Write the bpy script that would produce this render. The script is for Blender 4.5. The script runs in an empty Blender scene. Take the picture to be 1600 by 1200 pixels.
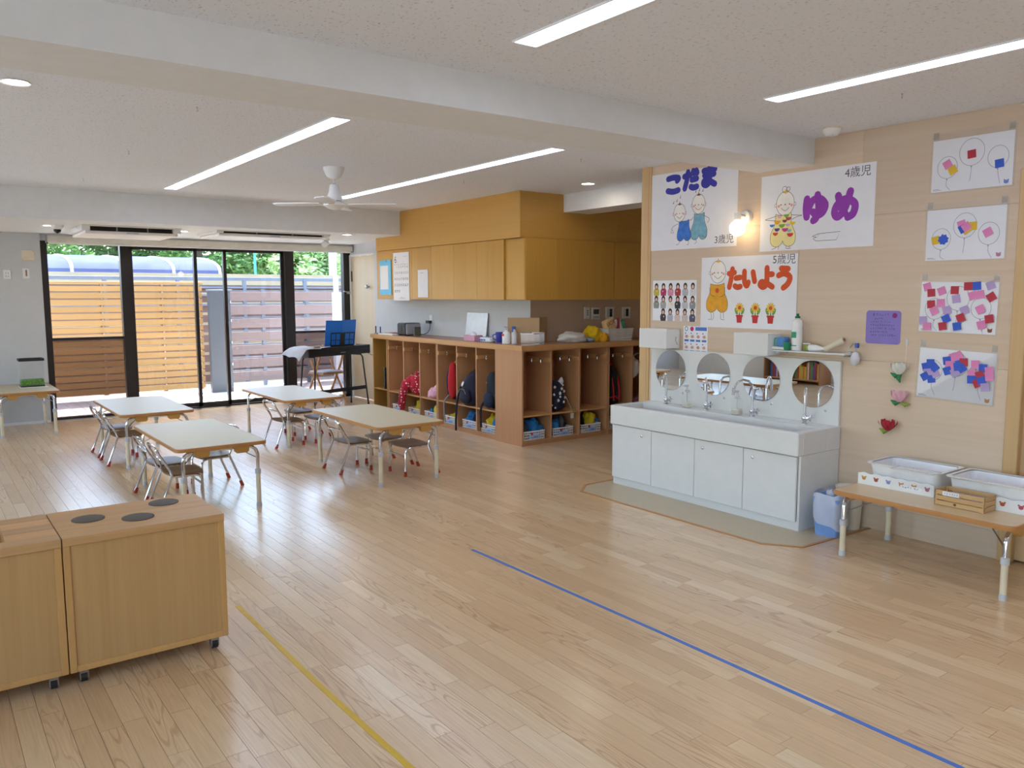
import bpy, bmesh, math, random
from mathutils import Vector, Matrix, noise
random.seed(7)
SC = bpy.context.scene
COL = SC.collection
# ---------------------------------------------------------------- camera, world, sun, exposure
YAW, PITCH, ROLL = 0.63761, 0.109605, -0.00242
fw = Vector((math.sin(YAW)*math.cos(PITCH), math.cos(YAW)*math.cos(PITCH), -math.sin(PITCH)))
rt = Vector((math.cos(YAW), -math.sin(YAW), 0)); up = rt.cross(fw)
r2 = rt*math.cos(ROLL)+up*math.sin(ROLL); u2 = -rt*math.sin(ROLL)+up*math.cos(ROLL)
cam = bpy.data.cameras.new('camera'); cam.sensor_width = 36.0; cam.lens = 1264.0/1600*36; cam.clip_start = 0.05; cam.clip_end = 300
camo = bpy.data.objects.new('camera', cam); COL.objects.link(camo)
camo.matrix_world = Matrix(((r2.x, u2.x, -fw.x, 0), (r2.y, u2.y, -fw.y, 0), (r2.z, u2.z, -fw.z, 1.5), (0, 0, 0, 1)))
SC.camera = camo
SC.view_settings.view_transform = 'Standard'; SC.view_settings.look = 'None'
SC.view_settings.gamma = 1.0; SC.view_settings.use_curve_mapping = False
SC.view_settings.exposure = 0.55
STRIP, DOWN, BULB = 9.0, 55.0, 6.0
W = bpy.data.worlds.new('sky'); SC.world = W; W.use_nodes = True
nt = W.node_tree; sky = nt.nodes.new('ShaderNodeTexSky'); sky.sky_type = 'NISHITA'; sky.sun_disc = False
sky.sun_elevation = math.radians(66); sky.sun_rotation = math.radians(20); sky.air_density = 1.0; sky.dust_density = 1.5
bg = nt.nodes['Background']; bg.inputs['Strength'].default_value = 1.1
nt.links.new(sky.outputs[0], bg.inputs['Color'])
sun = bpy.data.lights.new('sun', 'SUN'); sun.energy = 12.5; sun.angle = math.radians(0.53); sun.color = (1, .97, .93)
suno = bpy.data.objects.new('sun', sun); COL.objects.link(suno); suno.location = (6, 20, 20)
suno.rotation_euler = Vector((-.25, -.45, -1.0)).to_track_quat('-Z', 'Y').to_euler()

# ---------------------------------------------------------------- materials
def lin(c):
    if isinstance(c, str): c = tuple(int(c[i:i+2], 16) for i in (0, 2, 4))
    return tuple((v/255/12.92 if v/255 <= .04045 else ((v/255+.055)/1.055)**2.4) for v in c)
MC = {}
def base(name):
    m = bpy.data.materials.new(name); m.use_nodes = True
    return m, m.node_tree, m.node_tree.nodes['Principled BSDF']
def P(name, rgb, rough=.5, metal=0., var=.06, scale=12., bump=0., bscale=60., spec=.5, coat=0., trans=0., sub=0.):
    if name in MC: return MC[name]
    m, t, b = base(name); c = lin(rgb)
    tc = t.nodes.new('ShaderNodeTexCoord'); n = t.nodes.new('ShaderNodeTexNoise'); n.inputs['Scale'].default_value = scale; n.inputs['Detail'].default_value = 3
    t.links.new(tc.outputs['Object'], n.inputs['Vector'])
    r = t.nodes.new('ShaderNodeValToRGB'); e = r.color_ramp.elements
    e[0].position = .3; e[1].position = .7
    e[0].color = (*[v*(1-var) for v in c], 1); e[1].color = (*[min(1, v*(1+var)) for v in c], 1)
    t.links.new(n.outputs['Fac'], r.inputs['Fac']); t.links.new(r.outputs['Color'], b.inputs['Base Color'])
    b.inputs['Roughness'].default_value = rough; b.inputs['Metallic'].default_value = metal
    b.inputs['Specular IOR Level'].default_value = spec; b.inputs['Coat Weight'].default_value = coat; b.inputs['Coat Roughness'].default_value = .1
    if bump:
        n2 = t.nodes.new('ShaderNodeTexNoise'); n2.inputs['Scale'].default_value = bscale; n2.inputs['Detail'].default_value = 4
        t.links.new(tc.outputs['Object'], n2.inputs['Vector'])
        bp = t.nodes.new('ShaderNodeBump'); bp.inputs['Strength'].default_value = bump; bp.inputs['Distance'].default_value = .01
        t.links.new(n2.outputs['Fac'], bp.inputs['Height']); t.links.new(bp.outputs['Normal'], b.inputs['Normal'])
    if trans:   # milky translucent plastic: part of the light passes straight through
        tr = t.nodes.new('ShaderNodeBsdfTransparent'); mx = t.nodes.new('ShaderNodeMixShader'); mx.inputs[0].default_value = trans
        t.links.new(b.outputs[0], mx.inputs[1]); t.links.new(tr.outputs[0], mx.inputs[2])
        t.links.new(mx.outputs[0], t.nodes['Material Output'].inputs['Surface'])
    MC[name] = m; return m
def WOOD(name, c1, c2, axis='z', sc=1., rough=.4, coat=0., contrast=1., rnd=.12, world=False):
    """wood with fine streaks along one axis, tone shifted per object"""
    if name in MC: return MC[name]
    m, t, b = base(name); L = t.links
    if world:
        tc = t.nodes.new('ShaderNodeNewGeometry'); src = tc.outputs['Position']
    else:
        tc = t.nodes.new('ShaderNodeTexCoord'); src = tc.outputs['Object']
    oi = t.nodes.new('ShaderNodeObjectInfo')
    ad = t.nodes.new('ShaderNodeVectorMath'); ad.operation = 'MULTIPLY_ADD'
    cm = t.nodes.new('ShaderNodeCombineXYZ')
    for i in range(3): L.new(oi.outputs['Random'], cm.inputs[i])
    ad.inputs[1].default_value = (17, 23, 31); L.new(cm.outputs[0], ad.inputs[0]); L.new(src, ad.inputs[2])
    mp = t.nodes.new('ShaderNodeMapping'); L.new(ad.outputs[0], mp.inputs['Vector'])
    s = [70*sc, 70*sc, 70*sc]; s['xyz'.index(axis)] = 1.6*sc; mp.inputs['Scale'].default_value = s
    n = t.nodes.new('ShaderNodeTexNoise'); n.inputs['Scale'].default_value = 1; n.inputs['Detail'].default_value = 5; n.inputs['Roughness'].default_value = .6
    L.new(mp.outputs[0], n.inputs['Vector'])
    mp2 = t.nodes.new('ShaderNodeMapping'); L.new(ad.outputs[0], mp2.inputs['Vector'])
    s = [7*sc, 7*sc, 7*sc]; s['xyz'.index(axis)] = .5*sc; mp2.inputs['Scale'].default_value = s
    n2 = t.nodes.new('ShaderNodeTexNoise'); n2.inputs['Scale'].default_value = 1; n2.inputs['Detail'].default_value = 2; n2.inputs['Distortion'].default_value = .6
    L.new(mp2.outputs[0], n2.inputs['Vector'])
    mx = t.nodes.new('ShaderNodeMix'); mx.data_type = 'FLOAT'; mx.inputs[0].default_value = .5
    L.new(n.outputs['Fac'], mx.inputs[2]); L.new(n2.outputs['Fac'], mx.inputs[3])
    r = t.nodes.new('ShaderNodeValToRGB'); e = r.color_ramp.elements; a, c = lin(c1), lin(c2)
    e[0].position = .5-.2/contrast; e[1].position = .5+.2/contrast; e[0].color = (*c, 1); e[1].color = (*a, 1)
    L.new(mx.outputs[0], r.inputs['Fac'])
    hs = t.nodes.new('ShaderNodeHueSaturation'); ma = t.nodes.new('ShaderNodeMath'); ma.operation = 'MULTIPLY_ADD'
    ma.inputs[1].default_value = rnd; ma.inputs[2].default_value = 1-rnd/2; L.new(oi.outputs['Random'], ma.inputs[0])
    L.new(ma.outputs[0], hs.inputs['Value']); L.new(r.outputs['Color'], hs.inputs['Color'])
    L.new(hs.outputs[0], b.inputs['Base Color']); b.inputs['Roughness'].default_value = rough
    b.inputs['Coat Weight'].default_value = coat; b.inputs['Coat Roughness'].default_value = .15
    MC[name] = m; return m
def EMIT(name, rgb, s):
    if name in MC: return MC[name]
    m, t, b = base(name); b.inputs['Base Color'].default_value = (.8, .8, .8, 1)
    b.inputs['Emission Color'].default_value = (*lin(rgb), 1); b.inputs['Emission Strength'].default_value = s
    MC[name] = m; return m
def GLASS(name, tint=(1, 1, 1), refl=.06, rough=.0, haze=0., hcol=(.8, .8, .8), fm=.5):
    if name in MC: return MC[name]
    m, t, b = base(name); L = t.links
    tr = t.nodes.new('ShaderNodeBsdfTransparent'); tr.inputs[0].default_value = (*tint, 1)
    gl = t.nodes.new('ShaderNodeBsdfGlossy'); gl.inputs['Roughness'].default_value = rough; gl.inputs[0].default_value = (1, 1, 1, 1)
    lw = t.nodes.new('ShaderNodeLayerWeight'); lw.inputs[0].default_value = .2
    ma = t.nodes.new('ShaderNodeMath'); ma.operation = 'MULTIPLY_ADD'; ma.inputs[1].default_value = fm; ma.inputs[2].default_value = refl
    L.new(lw.outputs['Fresnel'], ma.inputs[0])
    mx = t.nodes.new('ShaderNodeMixShader'); L.new(ma.outputs[0], mx.inputs[0]); L.new(tr.outputs[0], mx.inputs[1]); L.new(gl.outputs[0], mx.inputs[2])
    last = mx
    if haze:
        d = t.nodes.new('ShaderNodeBsdfDiffuse'); d.inputs[0].default_value = (*hcol, 1)
        m2 = t.nodes.new('ShaderNodeMixShader'); m2.inputs[0].default_value = haze
        L.new(mx.outputs[0], m2.inputs[1]); L.new(d.outputs[0], m2.inputs[2]); last = m2
    L.new(last.outputs[0], t.nodes['Material Output'].inputs['Surface'])
    MC[name] = m; return m
def FLOORM():
    m, t, b = base('floor_wood'); L = t.links
    g = t.nodes.new('ShaderNodeNewGeometry'); at = t.nodes.new('ShaderNodeAttribute'); at.attribute_name = 'tone'
    cm = t.nodes.new('ShaderNodeCombineXYZ')
    for i, k in enumerate((37., 91., 0.)):
        q = t.nodes.new('ShaderNodeMath'); q.operation = 'MULTIPLY'; q.inputs[1].default_value = k; L.new(at.outputs['Fac'], q.inputs[0]); L.new(q.outputs[0], cm.inputs[i])
    ad = t.nodes.new('ShaderNodeVectorMath'); L.new(g.outputs['Position'], ad.inputs[0]); L.new(cm.outputs[0], ad.inputs[1])
    def nz(sc, det, dist=0.):
        mp = t.nodes.new('ShaderNodeMapping'); mp.inputs['Scale'].default_value = sc; L.new(ad.outputs[0], mp.inputs['Vector'])
        n = t.nodes.new('ShaderNodeTexNoise'); n.inputs['Scale'].default_value = 1; n.inputs['Detail'].default_value = det; n.inputs['Distortion'].default_value = dist
        L.new(mp.outputs[0], n.inputs['Vector']); return n
    fine = nz((160, 4, 1), 4); ring = nz((13, 1.1, 1), 1, .4)
    sw = t.nodes.new('ShaderNodeMath'); sw.operation = 'MULTIPLY'; sw.inputs[1].default_value = 70; L.new(ring.outputs['Fac'], sw.inputs[0])
    sn = t.nodes.new('ShaderNodeMath'); sn.operation = 'SINE'; L.new(sw.outputs[0], sn.inputs[0])
    pw = t.nodes.new('ShaderNodeMapRange'); pw.inputs['From Min'].default_value = .45; pw.inputs['From Max'].default_value = 1; L.new(sn.outputs[0], pw.inputs[0])
    # only some staves show bold cathedral rings
    gate = t.nodes.new('ShaderNodeMath'); gate.operation = 'MULTIPLY'; gate.inputs[1].default_value = 7.31; L.new(at.outputs['Fac'], gate.inputs[0])
    fr = t.nodes.new('ShaderNodeMath'); fr.operation = 'FRACT'; L.new(gate.outputs[0], fr.inputs[0])
    gt = t.nodes.new('ShaderNodeMapRange'); gt.inputs['From Min'].default_value = .45; gt.inputs['From Max'].default_value = 1.; gt.inputs['To Min'].default_value = .04; gt.inputs['To Max'].default_value = .42; L.new(fr.outputs[0], gt.inputs[0])
    rg = t.nodes.new('ShaderNodeMath'); rg.operation = 'MULTIPLY'; L.new(pw.outputs[0], rg.inputs[0]); L.new(gt.outputs[0], rg.inputs[1])
    r = t.nodes.new('ShaderNodeValToRGB'); e = r.color_ramp.elements
    e[0].position = 0; e[0].color = (*lin('d8b58a'), 1); e[1].position = 1; e[1].color = (*lin('ebd0a8'), 1)
    for p, c in ((.16, 'dcba8e'), (.5, 'e1bf93'), (.85, 'e5c69a')):
        x = e.new(p); x.color = (*lin(c), 1)
    L.new(at.outputs['Fac'], r.inputs['Fac'])
    m1 = t.nodes.new('ShaderNodeMix'); m1.data_type = 'RGBA'; m1.blend_type = 'MULTIPLY'; L.new(rg.outputs[0], m1.inputs[0]); L.new(r.outputs[0], m1.inputs[6]); m1.inputs[7].default_value = (*lin('b07a48'), 1)
    fm = t.nodes.new('ShaderNodeMapRange'); fm.inputs['From Min'].default_value = .3; fm.inputs['From Max'].default_value = .7; fm.inputs['To Min'].default_value = .9; fm.inputs['To Max'].default_value = 1.06; L.new(fine.outputs['Fac'], fm.inputs[0])
    m2 = t.nodes.new('ShaderNodeVectorMath'); m2.operation = 'SCALE'; L.new(m1.outputs[2], m2.inputs[0]); L.new(fm.outputs[0], m2.inputs['Scale'])
    L.new(m2.outputs[0], b.inputs['Base Color'])
    b.inputs['Roughness'].default_value = .32; b.inputs['Specular IOR Level'].default_value = .5
    b.inputs['Coat Weight'].default_value = .6; b.inputs['Coat Roughness'].default_value = .2
    MC['floor_wood'] = m; return m
def CEIL():
    m, t, b = base('ceiling_board'); L = t.links
    g = t.nodes.new('ShaderNodeNewGeometry')
    mp = t.nodes.new('ShaderNodeMapping'); mp.inputs['Scale'].default_value = (90, 55, 90); mp.inputs['Rotation'].default_value = (0, 0, .6); L.new(g.outputs['Position'], mp.inputs['Vector'])
    n = t.nodes.new('ShaderNodeTexNoise'); n.inputs['Scale'].default_value = 1; n.inputs['Detail'].default_value = 2; L.new(mp.outputs[0], n.inputs['Vector'])
    r = t.nodes.new('ShaderNodeValToRGB'); e = r.color_ramp.elements; e[0].position = .28; e[0].color = (*lin('cdcbc8'), 1); e[1].position = .40; e[1].color = (*lin('eef0f6'), 1)
    L.new(n.outputs['Fac'], r.inputs['Fac']); L.new(r.outputs[0], b.inputs['Base Color']); b.inputs['Roughness'].default_value = .9
    bp = t.nodes.new('ShaderNodeBump'); bp.inputs['Strength'].default_value = .35; bp.inputs['Distance'].default_value = .004
    L.new(r.outputs[0], bp.inputs['Height']); L.new(bp.outputs[0], b.inputs['Normal']); MC['ceiling_board'] = m; return m

# ---------------------------------------------------------------- mesh builder
class MB:
    def __init__(s, T=None): s.v = []; s.f = []; s.T = T
    def add(s, vs, fs):
        o = len(s.v)
        for p in vs:
            p = Vector(p) if len(p) == 3 else Vector((p[0], p[1], 0)); s.v.append(tuple(s.T @ p) if s.T else tuple(p))
        s.f += [tuple(i+o for i in f) for f in fs]; return s
    def box(s, x0, x1, y0, y1, z0, z1, b=0.):
        lo, hi = (x0, y0, z0), (x1, y1, z1)
        if b <= 0:
            vs = [((x0, x1)[i & 1], (y0, y1)[i >> 1 & 1], (z0, z1)[i >> 2]) for i in range(8)]
            return s.add(vs, [(0, 2, 3, 1), (4, 5, 7, 6), (0, 1, 5, 4), (2, 6, 7, 3), (0, 4, 6, 2), (1, 3, 7, 5)])
        b = min(b, *( .49*(hi[i]-lo[i]) for i in range(3)))
        vs = []; idx = {}
        for c in range(8):
            sg = [c & 1, c >> 1 & 1, c >> 2]
            for a in range(3):
                p = [(hi[k] if sg[k] else lo[k]) - (0 if k == a else (b if sg[k] else -b)) for k in range(3)]
                idx[(c, a)] = len(vs); vs.append(p)
        fs = []
        for a in range(3):
            o1, o2 = [k for k in range(3) if k != a]
            for sgn in (0, 1):
                q = [(sgn << a) | (i << o1) | (j << o2) for i, j in ((0, 0), (1, 0), (1, 1), (0, 1))]
                fs.append(tuple(idx[(c, a)] for c in q))
            for i in (0, 1):
                for j in (0, 1):
                    c0 = (i << o1) | (j << o2); c1 = c0 | (1 << a)
                    fs.append((idx[(c0, o1)], idx[(c1, o1)], idx[(c1, o2)], idx[(c0, o2)]))
        for c in range(8): fs.append((idx[(c, 0)], idx[(c, 1)], idx[(c, 2)]))
        return s.add(vs, fs)
    def ring(s, rings, closed=False, cap=True):
        n = len(rings[0]); vs = [p for r in rings for p in r]; fs = []
        m = len(rings)
        for i in range(m if closed else m-1):
            a, b = i*n, ((i+1) % m)*n
            for j in range(n): fs.append((a+j, a+(j+1) % n, b+(j+1) % n, b+j))
        if cap and not closed: fs += [tuple(range(n))[::-1], tuple((m-1)*n+j for j in range(n))]
        return s.add(vs, fs)
    def tube(s, pts, r, seg=8, closed=False, cap=True):
        pts = [Vector(p) for p in pts]; m = len(pts); rs = r if isinstance(r, (list, tuple)) else [r]*m
        rings = []; ref = None
        for i, p in enumerate(pts):
            if closed: d = pts[(i+1) % m]-pts[i-1]
            else: d = pts[min(i+1, m-1)]-pts[max(i-1, 0)]
            d.normalize()
            if ref is None: ref = d.orthogonal().normalized()
            ref = (ref-d*ref.dot(d)); ref = ref.normalized() if ref.length > 1e-6 else d.orthogonal().normalized()
            q = d.cross(ref)
            rings.append([tuple(p+(ref*math.cos(a)+q*math.sin(a))*rs[i]) for a in (2*math.pi*k/seg for k in range(seg))])
        return s.ring(rings, closed, cap)
    def cyl(s, p0, p1, r, seg=16, r1=None): return s.tube([p0, p1], [r, r if r1 is None else r1], seg)
    def lathe(s, prof, c=(0, 0, 0), seg=20, cap=True):
        return s.ring([[(c[0]+r*math.cos(2*math.pi*k/seg), c[1]+r*math.sin(2*math.pi*k/seg), c[2]+z) for k in range(seg)] for r, z in prof], False, cap)
    def prism(s, poly, z0, z1):
        n = len(poly); vs = [(x, y, z0) for x, y in poly]+[(x, y, z1) for x, y in poly]
        return s.add(vs, [tuple(range(n))[::-1], tuple(range(n, 2*n))]+[(i, (i+1) % n, n+(i+1) % n, n+i) for i in range(n)])
    def blob(s, c, r, amp=.15, freq=2., seed=0., seg=18, rows=11, p=1., flat=None):
        vs = []; R = r if isinstance(r, (tuple, list)) else (r, r, r)
        def sg(v): return math.copysign(abs(v)**p, v)
        rings = []
        for i in range(rows+1):
            th = math.pi*(i+.001)/(rows+.002)
            ring = []
            for k in range(seg):
                ph = 2*math.pi*k/seg
                d = Vector((sg(math.sin(th))*sg(math.cos(ph)), sg(math.sin(th))*sg(math.sin(ph)), -sg(math.cos(th))))
                q = 1+amp*noise.noise(d*freq+Vector((seed, seed*1.7, 0)))
                v = [c[j]+R[j]*d[j]*q for j in range(3)]
                if flat is not None: v[2] = max(v[2], flat)
                ring.append(tuple(v))
            rings.append(ring)
        return s.ring(rings)
    # flat drawing on the local xy plane, facing +z
    def poly(s, pts, z=0.): return s.add([(x, y, z) for x, y in pts], [tuple(range(len(pts)))])
    def disc(s, cx, cy, rx, ry=None, z=0., n=20, a=0.):
        ry = rx if ry is None else ry
        P_ = [(rx*math.cos(2*math.pi*k/n), ry*math.sin(2*math.pi*k/n)) for k in range(n)]
        return s.poly([(cx+x*math.cos(a)-y*math.sin(a), cy+x*math.sin(a)+y*math.cos(a)) for x, y in P_], z)
    def loop(s, pts, w, z=0.):
        n = len(pts); o = [];
        for i in range(n):
            d = Vector(pts[(i+1) % n])-Vector(pts[i-1]); d = d.normalized() if d.length else Vector((1, 0)); nn = Vector((-d.y, d.x))*w/2
            o += [(pts[i][0]+nn.x, pts[i][1]+nn.y, z), (pts[i][0]-nn.x, pts[i][1]-nn.y, z)]
        return s.add(o, [(2*i+1, 2*((i+1) % n)+1, 2*((i+1) % n), 2*i) for i in range(n)])
    def ell(s, cx, cy, rx, ry, w, z=0., n=28): return s.loop([(cx+rx*math.cos(2*math.pi*k/n), cy+ry*math.sin(2*math.pi*k/n)) for k in range(n)], w, z)
    def stroke(s, ctrl, w, z=0., sub=6, smooth=True, capn=8):
        pts = spline(ctrl, sub) if smooth and len(ctrl) > 2 else [tuple(c) for c in ctrl]
        n = len(pts); o = []
        for i in range(n):
            d = Vector(pts[min(i+1, n-1)])-Vector(pts[max(i-1, 0)]); d.normalize(); nn = Vector((-d.y, d.x))*w/2; zz = z+i*1.2e-5
            o += [(pts[i][0]+nn.x, pts[i][1]+nn.y, zz), (pts[i][0]-nn.x, pts[i][1]-nn.y, zz)]
        s.add(o, [(2*i+1, 2*i+3, 2*i+2, 2*i) for i in range(n-1)])
        for q, k in ((pts[0], -1), (pts[-1], n)): s.disc(q[0], q[1], w/2, z=z+k*1.2e-5, n=capn)
        return s
    def mesh(s, name, recalc=True, smooth=None):
        me = bpy.data.meshes.new(name); me.from_pydata(s.v, [], s.f); me.update()
        if recalc:
            bm = bmesh.new(); bm.from_mesh(me); bmesh.ops.recalc_face_normals(bm, faces=bm.faces); bm.to_mesh(me); bm.free()
        if smooth:
            me.polygons.foreach_set('use_smooth', [True]*len(me.polygons)); me.set_sharp_from_angle(angle=math.radians(smooth))
        return me
def spline(c, sub=6):
    c = [Vector(p) for p in c]; out = []
    for i in range(len(c)-1):
        p0, p1, p2, p3 = c[max(i-1, 0)], c[i], c[i+1], c[min(i+2, len(c)-1)]
        for k in range(sub):
            t = k/sub; out.append(tuple(.5*((2*p1)+(p2-p0)*t+(2*p0-5*p1+4*p2-p3)*t*t+(3*p1-p0-3*p2+p3)*t**3)))
    out.append(tuple(c[-1])); return out
def rrect(x0, x1, y0, y1, r, n=5):
    P_ = []
    for cx, cy, a in ((x1-r, y1-r, 0), (x0+r, y1-r, 90), (x0+r, y0+r, 180), (x1-r, y0+r, 270)):
        P_ += [(cx+r*math.cos(math.radians(a+90*k/n)), cy+r*math.sin(math.radians(a+90*k/n))) for k in range(n+1)]
    return P_
def ob(name, mb, mat, parent=None, smooth=35, recalc=True, loc=None, rot=None):
    me = mb if isinstance(mb, bpy.types.Mesh) else mb.mesh(name, recalc, smooth)
    if mat and not me.materials: me.materials.append(mat)
    o = bpy.data.objects.new(name, me); COL.objects.link(o)
    if parent: o.parent = parent
    if loc: o.location = loc
    if rot: o.rotation_euler = rot
    return o
def tag(o, label, cat, group=None):
    o['label'] = label; o['category'] = cat
    if group: o['group'] = group
    return o
def thing(name, label, cat, loc=(0, 0, 0), rz=0., group=None, M=None):
    o = bpy.data.objects.new(name, None); o.empty_display_size = .1; COL.objects.link(o)
    o.location = loc; o.rotation_euler = (0, 0, rz)
    if M is not None: o.rotation_euler = M.to_euler()
    return tag(o, label, cat, group)
def struct(name, mb, mat, label=None, smooth=None, parent=None):
    o = ob(name, mb, mat, parent, smooth)
    if not parent:
        o['kind'] = 'structure'
        if label: o['label'] = label
    return o
def dup(root, loc, rz=0., label=None, group=None):
    r = root.copy(); COL.objects.link(r); r.location = loc; r.rotation_euler = (0, 0, rz)
    if label: r['label'] = label
    if group: r['group'] = group
    for ch in root.children:
        c = ch.copy(); COL.objects.link(c); c.parent = r
        for g in ch.children:
            d = g.copy(); COL.objects.link(d); d.parent = c
    return r
def scribble(name, rows, mat, parent, z, seed, hgt, M=None, loc=None):
    """rows of illegible pen marks: (x0, x1, y) each, one mesh"""
    R = random.Random(seed); m = MB()
    for x0, x1, y in rows:
        x = x0
        while x < x1-hgt*.5:
            for _ in range(R.choice((2, 2, 3))):
                a = R.choice((0, 0, 1.57, .7, 2.3)); l = hgt*R.uniform(.35, .85); cx, cy = x+hgt*.4+R.uniform(-.15, .15)*hgt, y+R.uniform(-.25, .25)*hgt
                m.stroke([(cx-math.cos(a)*l/2, cy-math.sin(a)*l/2), (cx+math.cos(a)*l/2, cy+math.sin(a)*l/2)], hgt*.11, z+R.random()*2e-4, smooth=False, capn=4)
            x += hgt*R.choice((.95, 1.0, 1.05, 1.6))
    o = ob(name, m, mat, parent, None, False)
    if M is not None: o.rotation_euler = M.to_euler()
    if loc: o.location = loc
    return o
# wall frames: local x = viewer's right, local y = up, local z = out of the wall
MR = Matrix(((0, 0, -1), (-1, 0, 0), (0, 1, 0)))      # on a wall facing -X
MF = Matrix(((1, 0, 0), (0, 0, -1), (0, 1, 0)))       # on a wall facing -Y
def text(name, s, size, mat, parent, x=0, y=0, z=.0012, align='CENTER', off=0., rot=0.):
    c = bpy.data.curves.new(name, 'FONT'); c.body = s; c.size = size; c.align_x = align; c.align_y = 'CENTER'; c.offset = off; c.resolution_u = 4
    o = bpy.data.objects.new(name, c); COL.objects.link(o); dg = bpy.context.evaluated_depsgraph_get()
    me = bpy.data.meshes.new_from_object(o.evaluated_get(dg)); bpy.data.objects.remove(o); bpy.data.curves.remove(c)
    me.name = name; me.materials.clear(); q = ob(name, me, mat, parent, loc=(x, y, z)); q.rotation_euler = (0, 0, rot); return q
# ---------------------------------------------------------------- shared materials
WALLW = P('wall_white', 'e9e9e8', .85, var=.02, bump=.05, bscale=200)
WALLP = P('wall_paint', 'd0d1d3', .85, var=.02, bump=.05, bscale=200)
WALLT = P('wall_tan', 'd8bca2', .85, var=.02)
WHITE = P('white_laminate', 'e2e1de', .28, var=.015)
PLAST = P('white_plastic', 'f1f0ee', .4, var=.02)
IVORY = P('ivory_plastic', 'e4dac2', .45, var=.03)
CHROME = P('chrome', 'd8d8dc', .12, 1., var=.02)
STEEL = P('brushed_steel', 'b4b4b6', .35, 1., var=.06)
BLACK = P('black_plastic', '1c1c1f', .4, var=.1)
DARKF = P('dark_bronze_frame', '241f1f', .45, var=.1)
GREY = P('grey_plastic', '8d8d8d', .5)
VENEER = WOOD('wall_veneer', 'dcc7b0', 'd0b598', 'y', .5, .55, rnd=.13)
TRIMW = WOOD('trim_wood', 'd6b482', 'c8a270', 'z', .7, .45)
CABW = WOOD('cabinet_wood', 'd4a44e', 'c89642', 'z', .45, .42, rnd=.05)
CABH = WOOD('soffit_wood', 'd6a654', 'ca9848', 'y', .45, .45, rnd=.03)
BEECH = WOOD('locker_beech', 'c8966a', 'b9845c', 'z', .6, .45, rnd=.05)
BEECHX = WOOD('counter_edge', 'd2a06a', 'c28e58', 'y', .6, .35, rnd=.05)
TABLETOP = P('table_laminate', 'c8ba98', .4, var=.03, scale=30)
TABEDGE = WOOD('table_edge', 'c48a50', 'b67c44', 'y', 1., .4)
RUBBER = P('red_rubber', 'b4402c', .6)
SEATW = WOOD('brown_seat', '8b6a4e', '7a5a40', 'x', 1., .4)
PAPER = P('paper_white', 'eeedf0', .7, var=.015)
ALU = P('grey_aluminium', '747b86', .5, .2)

# ---------------------------------------------------------------- floor of single staves
ZC = 2.52
FLM = FLOORM()
floor = struct('floor', MB().box(-2.6, 7.0, -3.5, 11.25, -.12, -.006), P('floor_base', '8a6a48', .7), 'light oak strip floor with three-strip staves, satin varnish')
def stave(mb, x0, x1, y0, y1):
    b = .0007; mb.add([(x0, y0, -.006), (x1, y0, -.006), (x1, y1, -.006), (x0, y1, -.006), (x0+b, y0+b, 0), (x1-b, y0+b, 0), (x1-b, y1-b, 0), (x0+b, y1-b, 0)],
        [(4, 5, 6, 7), (0, 1, 5, 4), (1, 2, 6, 5), (2, 3, 7, 6), (3, 0, 4, 7)])
def settone(me, tones):
    a = me.attributes.new('tone', 'FLOAT', 'FACE'); a.data.foreach_set('value', [t for t in tones for _ in range(5)])
staves = []; wd = .0757; x = -2.6; rf = random.Random(3)
while x < 6.99:
    y = -3.5-rf.random()*.6
    while y < 11.25:
        ln = rf.choice((.32, .42, .5, .58, .66, .78)); a, b2 = max(y, -3.5), min(y+ln, 11.25)
        if b2-a > .02:
            c = Vector((x+wd/2, (a+b2)/2, -1.5)); dp = c.dot(fw); vis = 0
            if dp > .3 and abs(c.dot(r2)/dp) < .68 and -c.dot(u2)/dp < .53: vis = wd*(b2-a)/dp**3
            staves.append((vis, x, min(x+wd, 7.), a, b2, rf.random()))
        y += ln
    x += wd
staves.sort(key=lambda q: -q[0]); rest = MB(); rt_ = []
for i, (vis, a, b, c, d, tn) in enumerate(staves):
    if i < 300:
        mb = MB(); stave(mb, a, b, c, d); me = mb.mesh('plank', False); settone(me, [tn]); ob('plank', me, FLM, floor)
    else: stave(rest, a, b, c, d); rt_.append(tn)
me = rest.mesh('plank_field', False); settone(me, rt_); o = ob('plank_field', me, FLM, floor); o['kind'] = 'stuff'
# wet-area vinyl in front of the wash basin, wooden border
mat_poly = [(4.868, 4.715), (4.2, 4.715), (4.03, 4.565), (4.03, 2.925), (4.17, 2.725), (4.868, 2.70)]
ins = [(4.868, 4.695), (4.208, 4.695), (4.05, 4.556), (4.05, 2.933), (4.18, 2.745), (4.868, 2.72)]
ob('vinyl_panel', MB().prism(ins, 0, .0035), P('beige_vinyl', 'c4b394', .4, var=.04, scale=60), floor)
mb = MB()
for i in range(5):
    a, b, c, d = mat_poly[i], mat_poly[i+1], ins[i+1], ins[i]; mb.prism([a, b, c, d], 0, .005)
ob('border_strip', mb, WOOD('mat_border', 'c08e58', 'b07c48', 'y', 1, .4), floor)

# ---------------------------------------------------------------- ceiling and beams
CB = CEIL()
struct('ceiling', MB().box(-2.72, 7.1, -3.62, 8.9, ZC, ZC+.12), CB, 'off-white rock-wool board ceiling with fine fissures')
struct('ceiling_lower', MB().box(-2.72, 5.3, 8.9, 11.25, 2.23, ZC+.12), WALLW, 'lowered white ceiling and bulkhead in front of the windows')
struct('beam_cross', MB().box(-2.62, 4.87, 3.21, 3.65, 2.35, ZC+.02), WALLW, 'white boxed beam crossing the ceiling')
struct('beam_nook', MB().box(5.45, 5.8, -3.5, 6.47, 2.34, ZC+.02), WALLW, 'white boxed beam above the locker nook')
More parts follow.
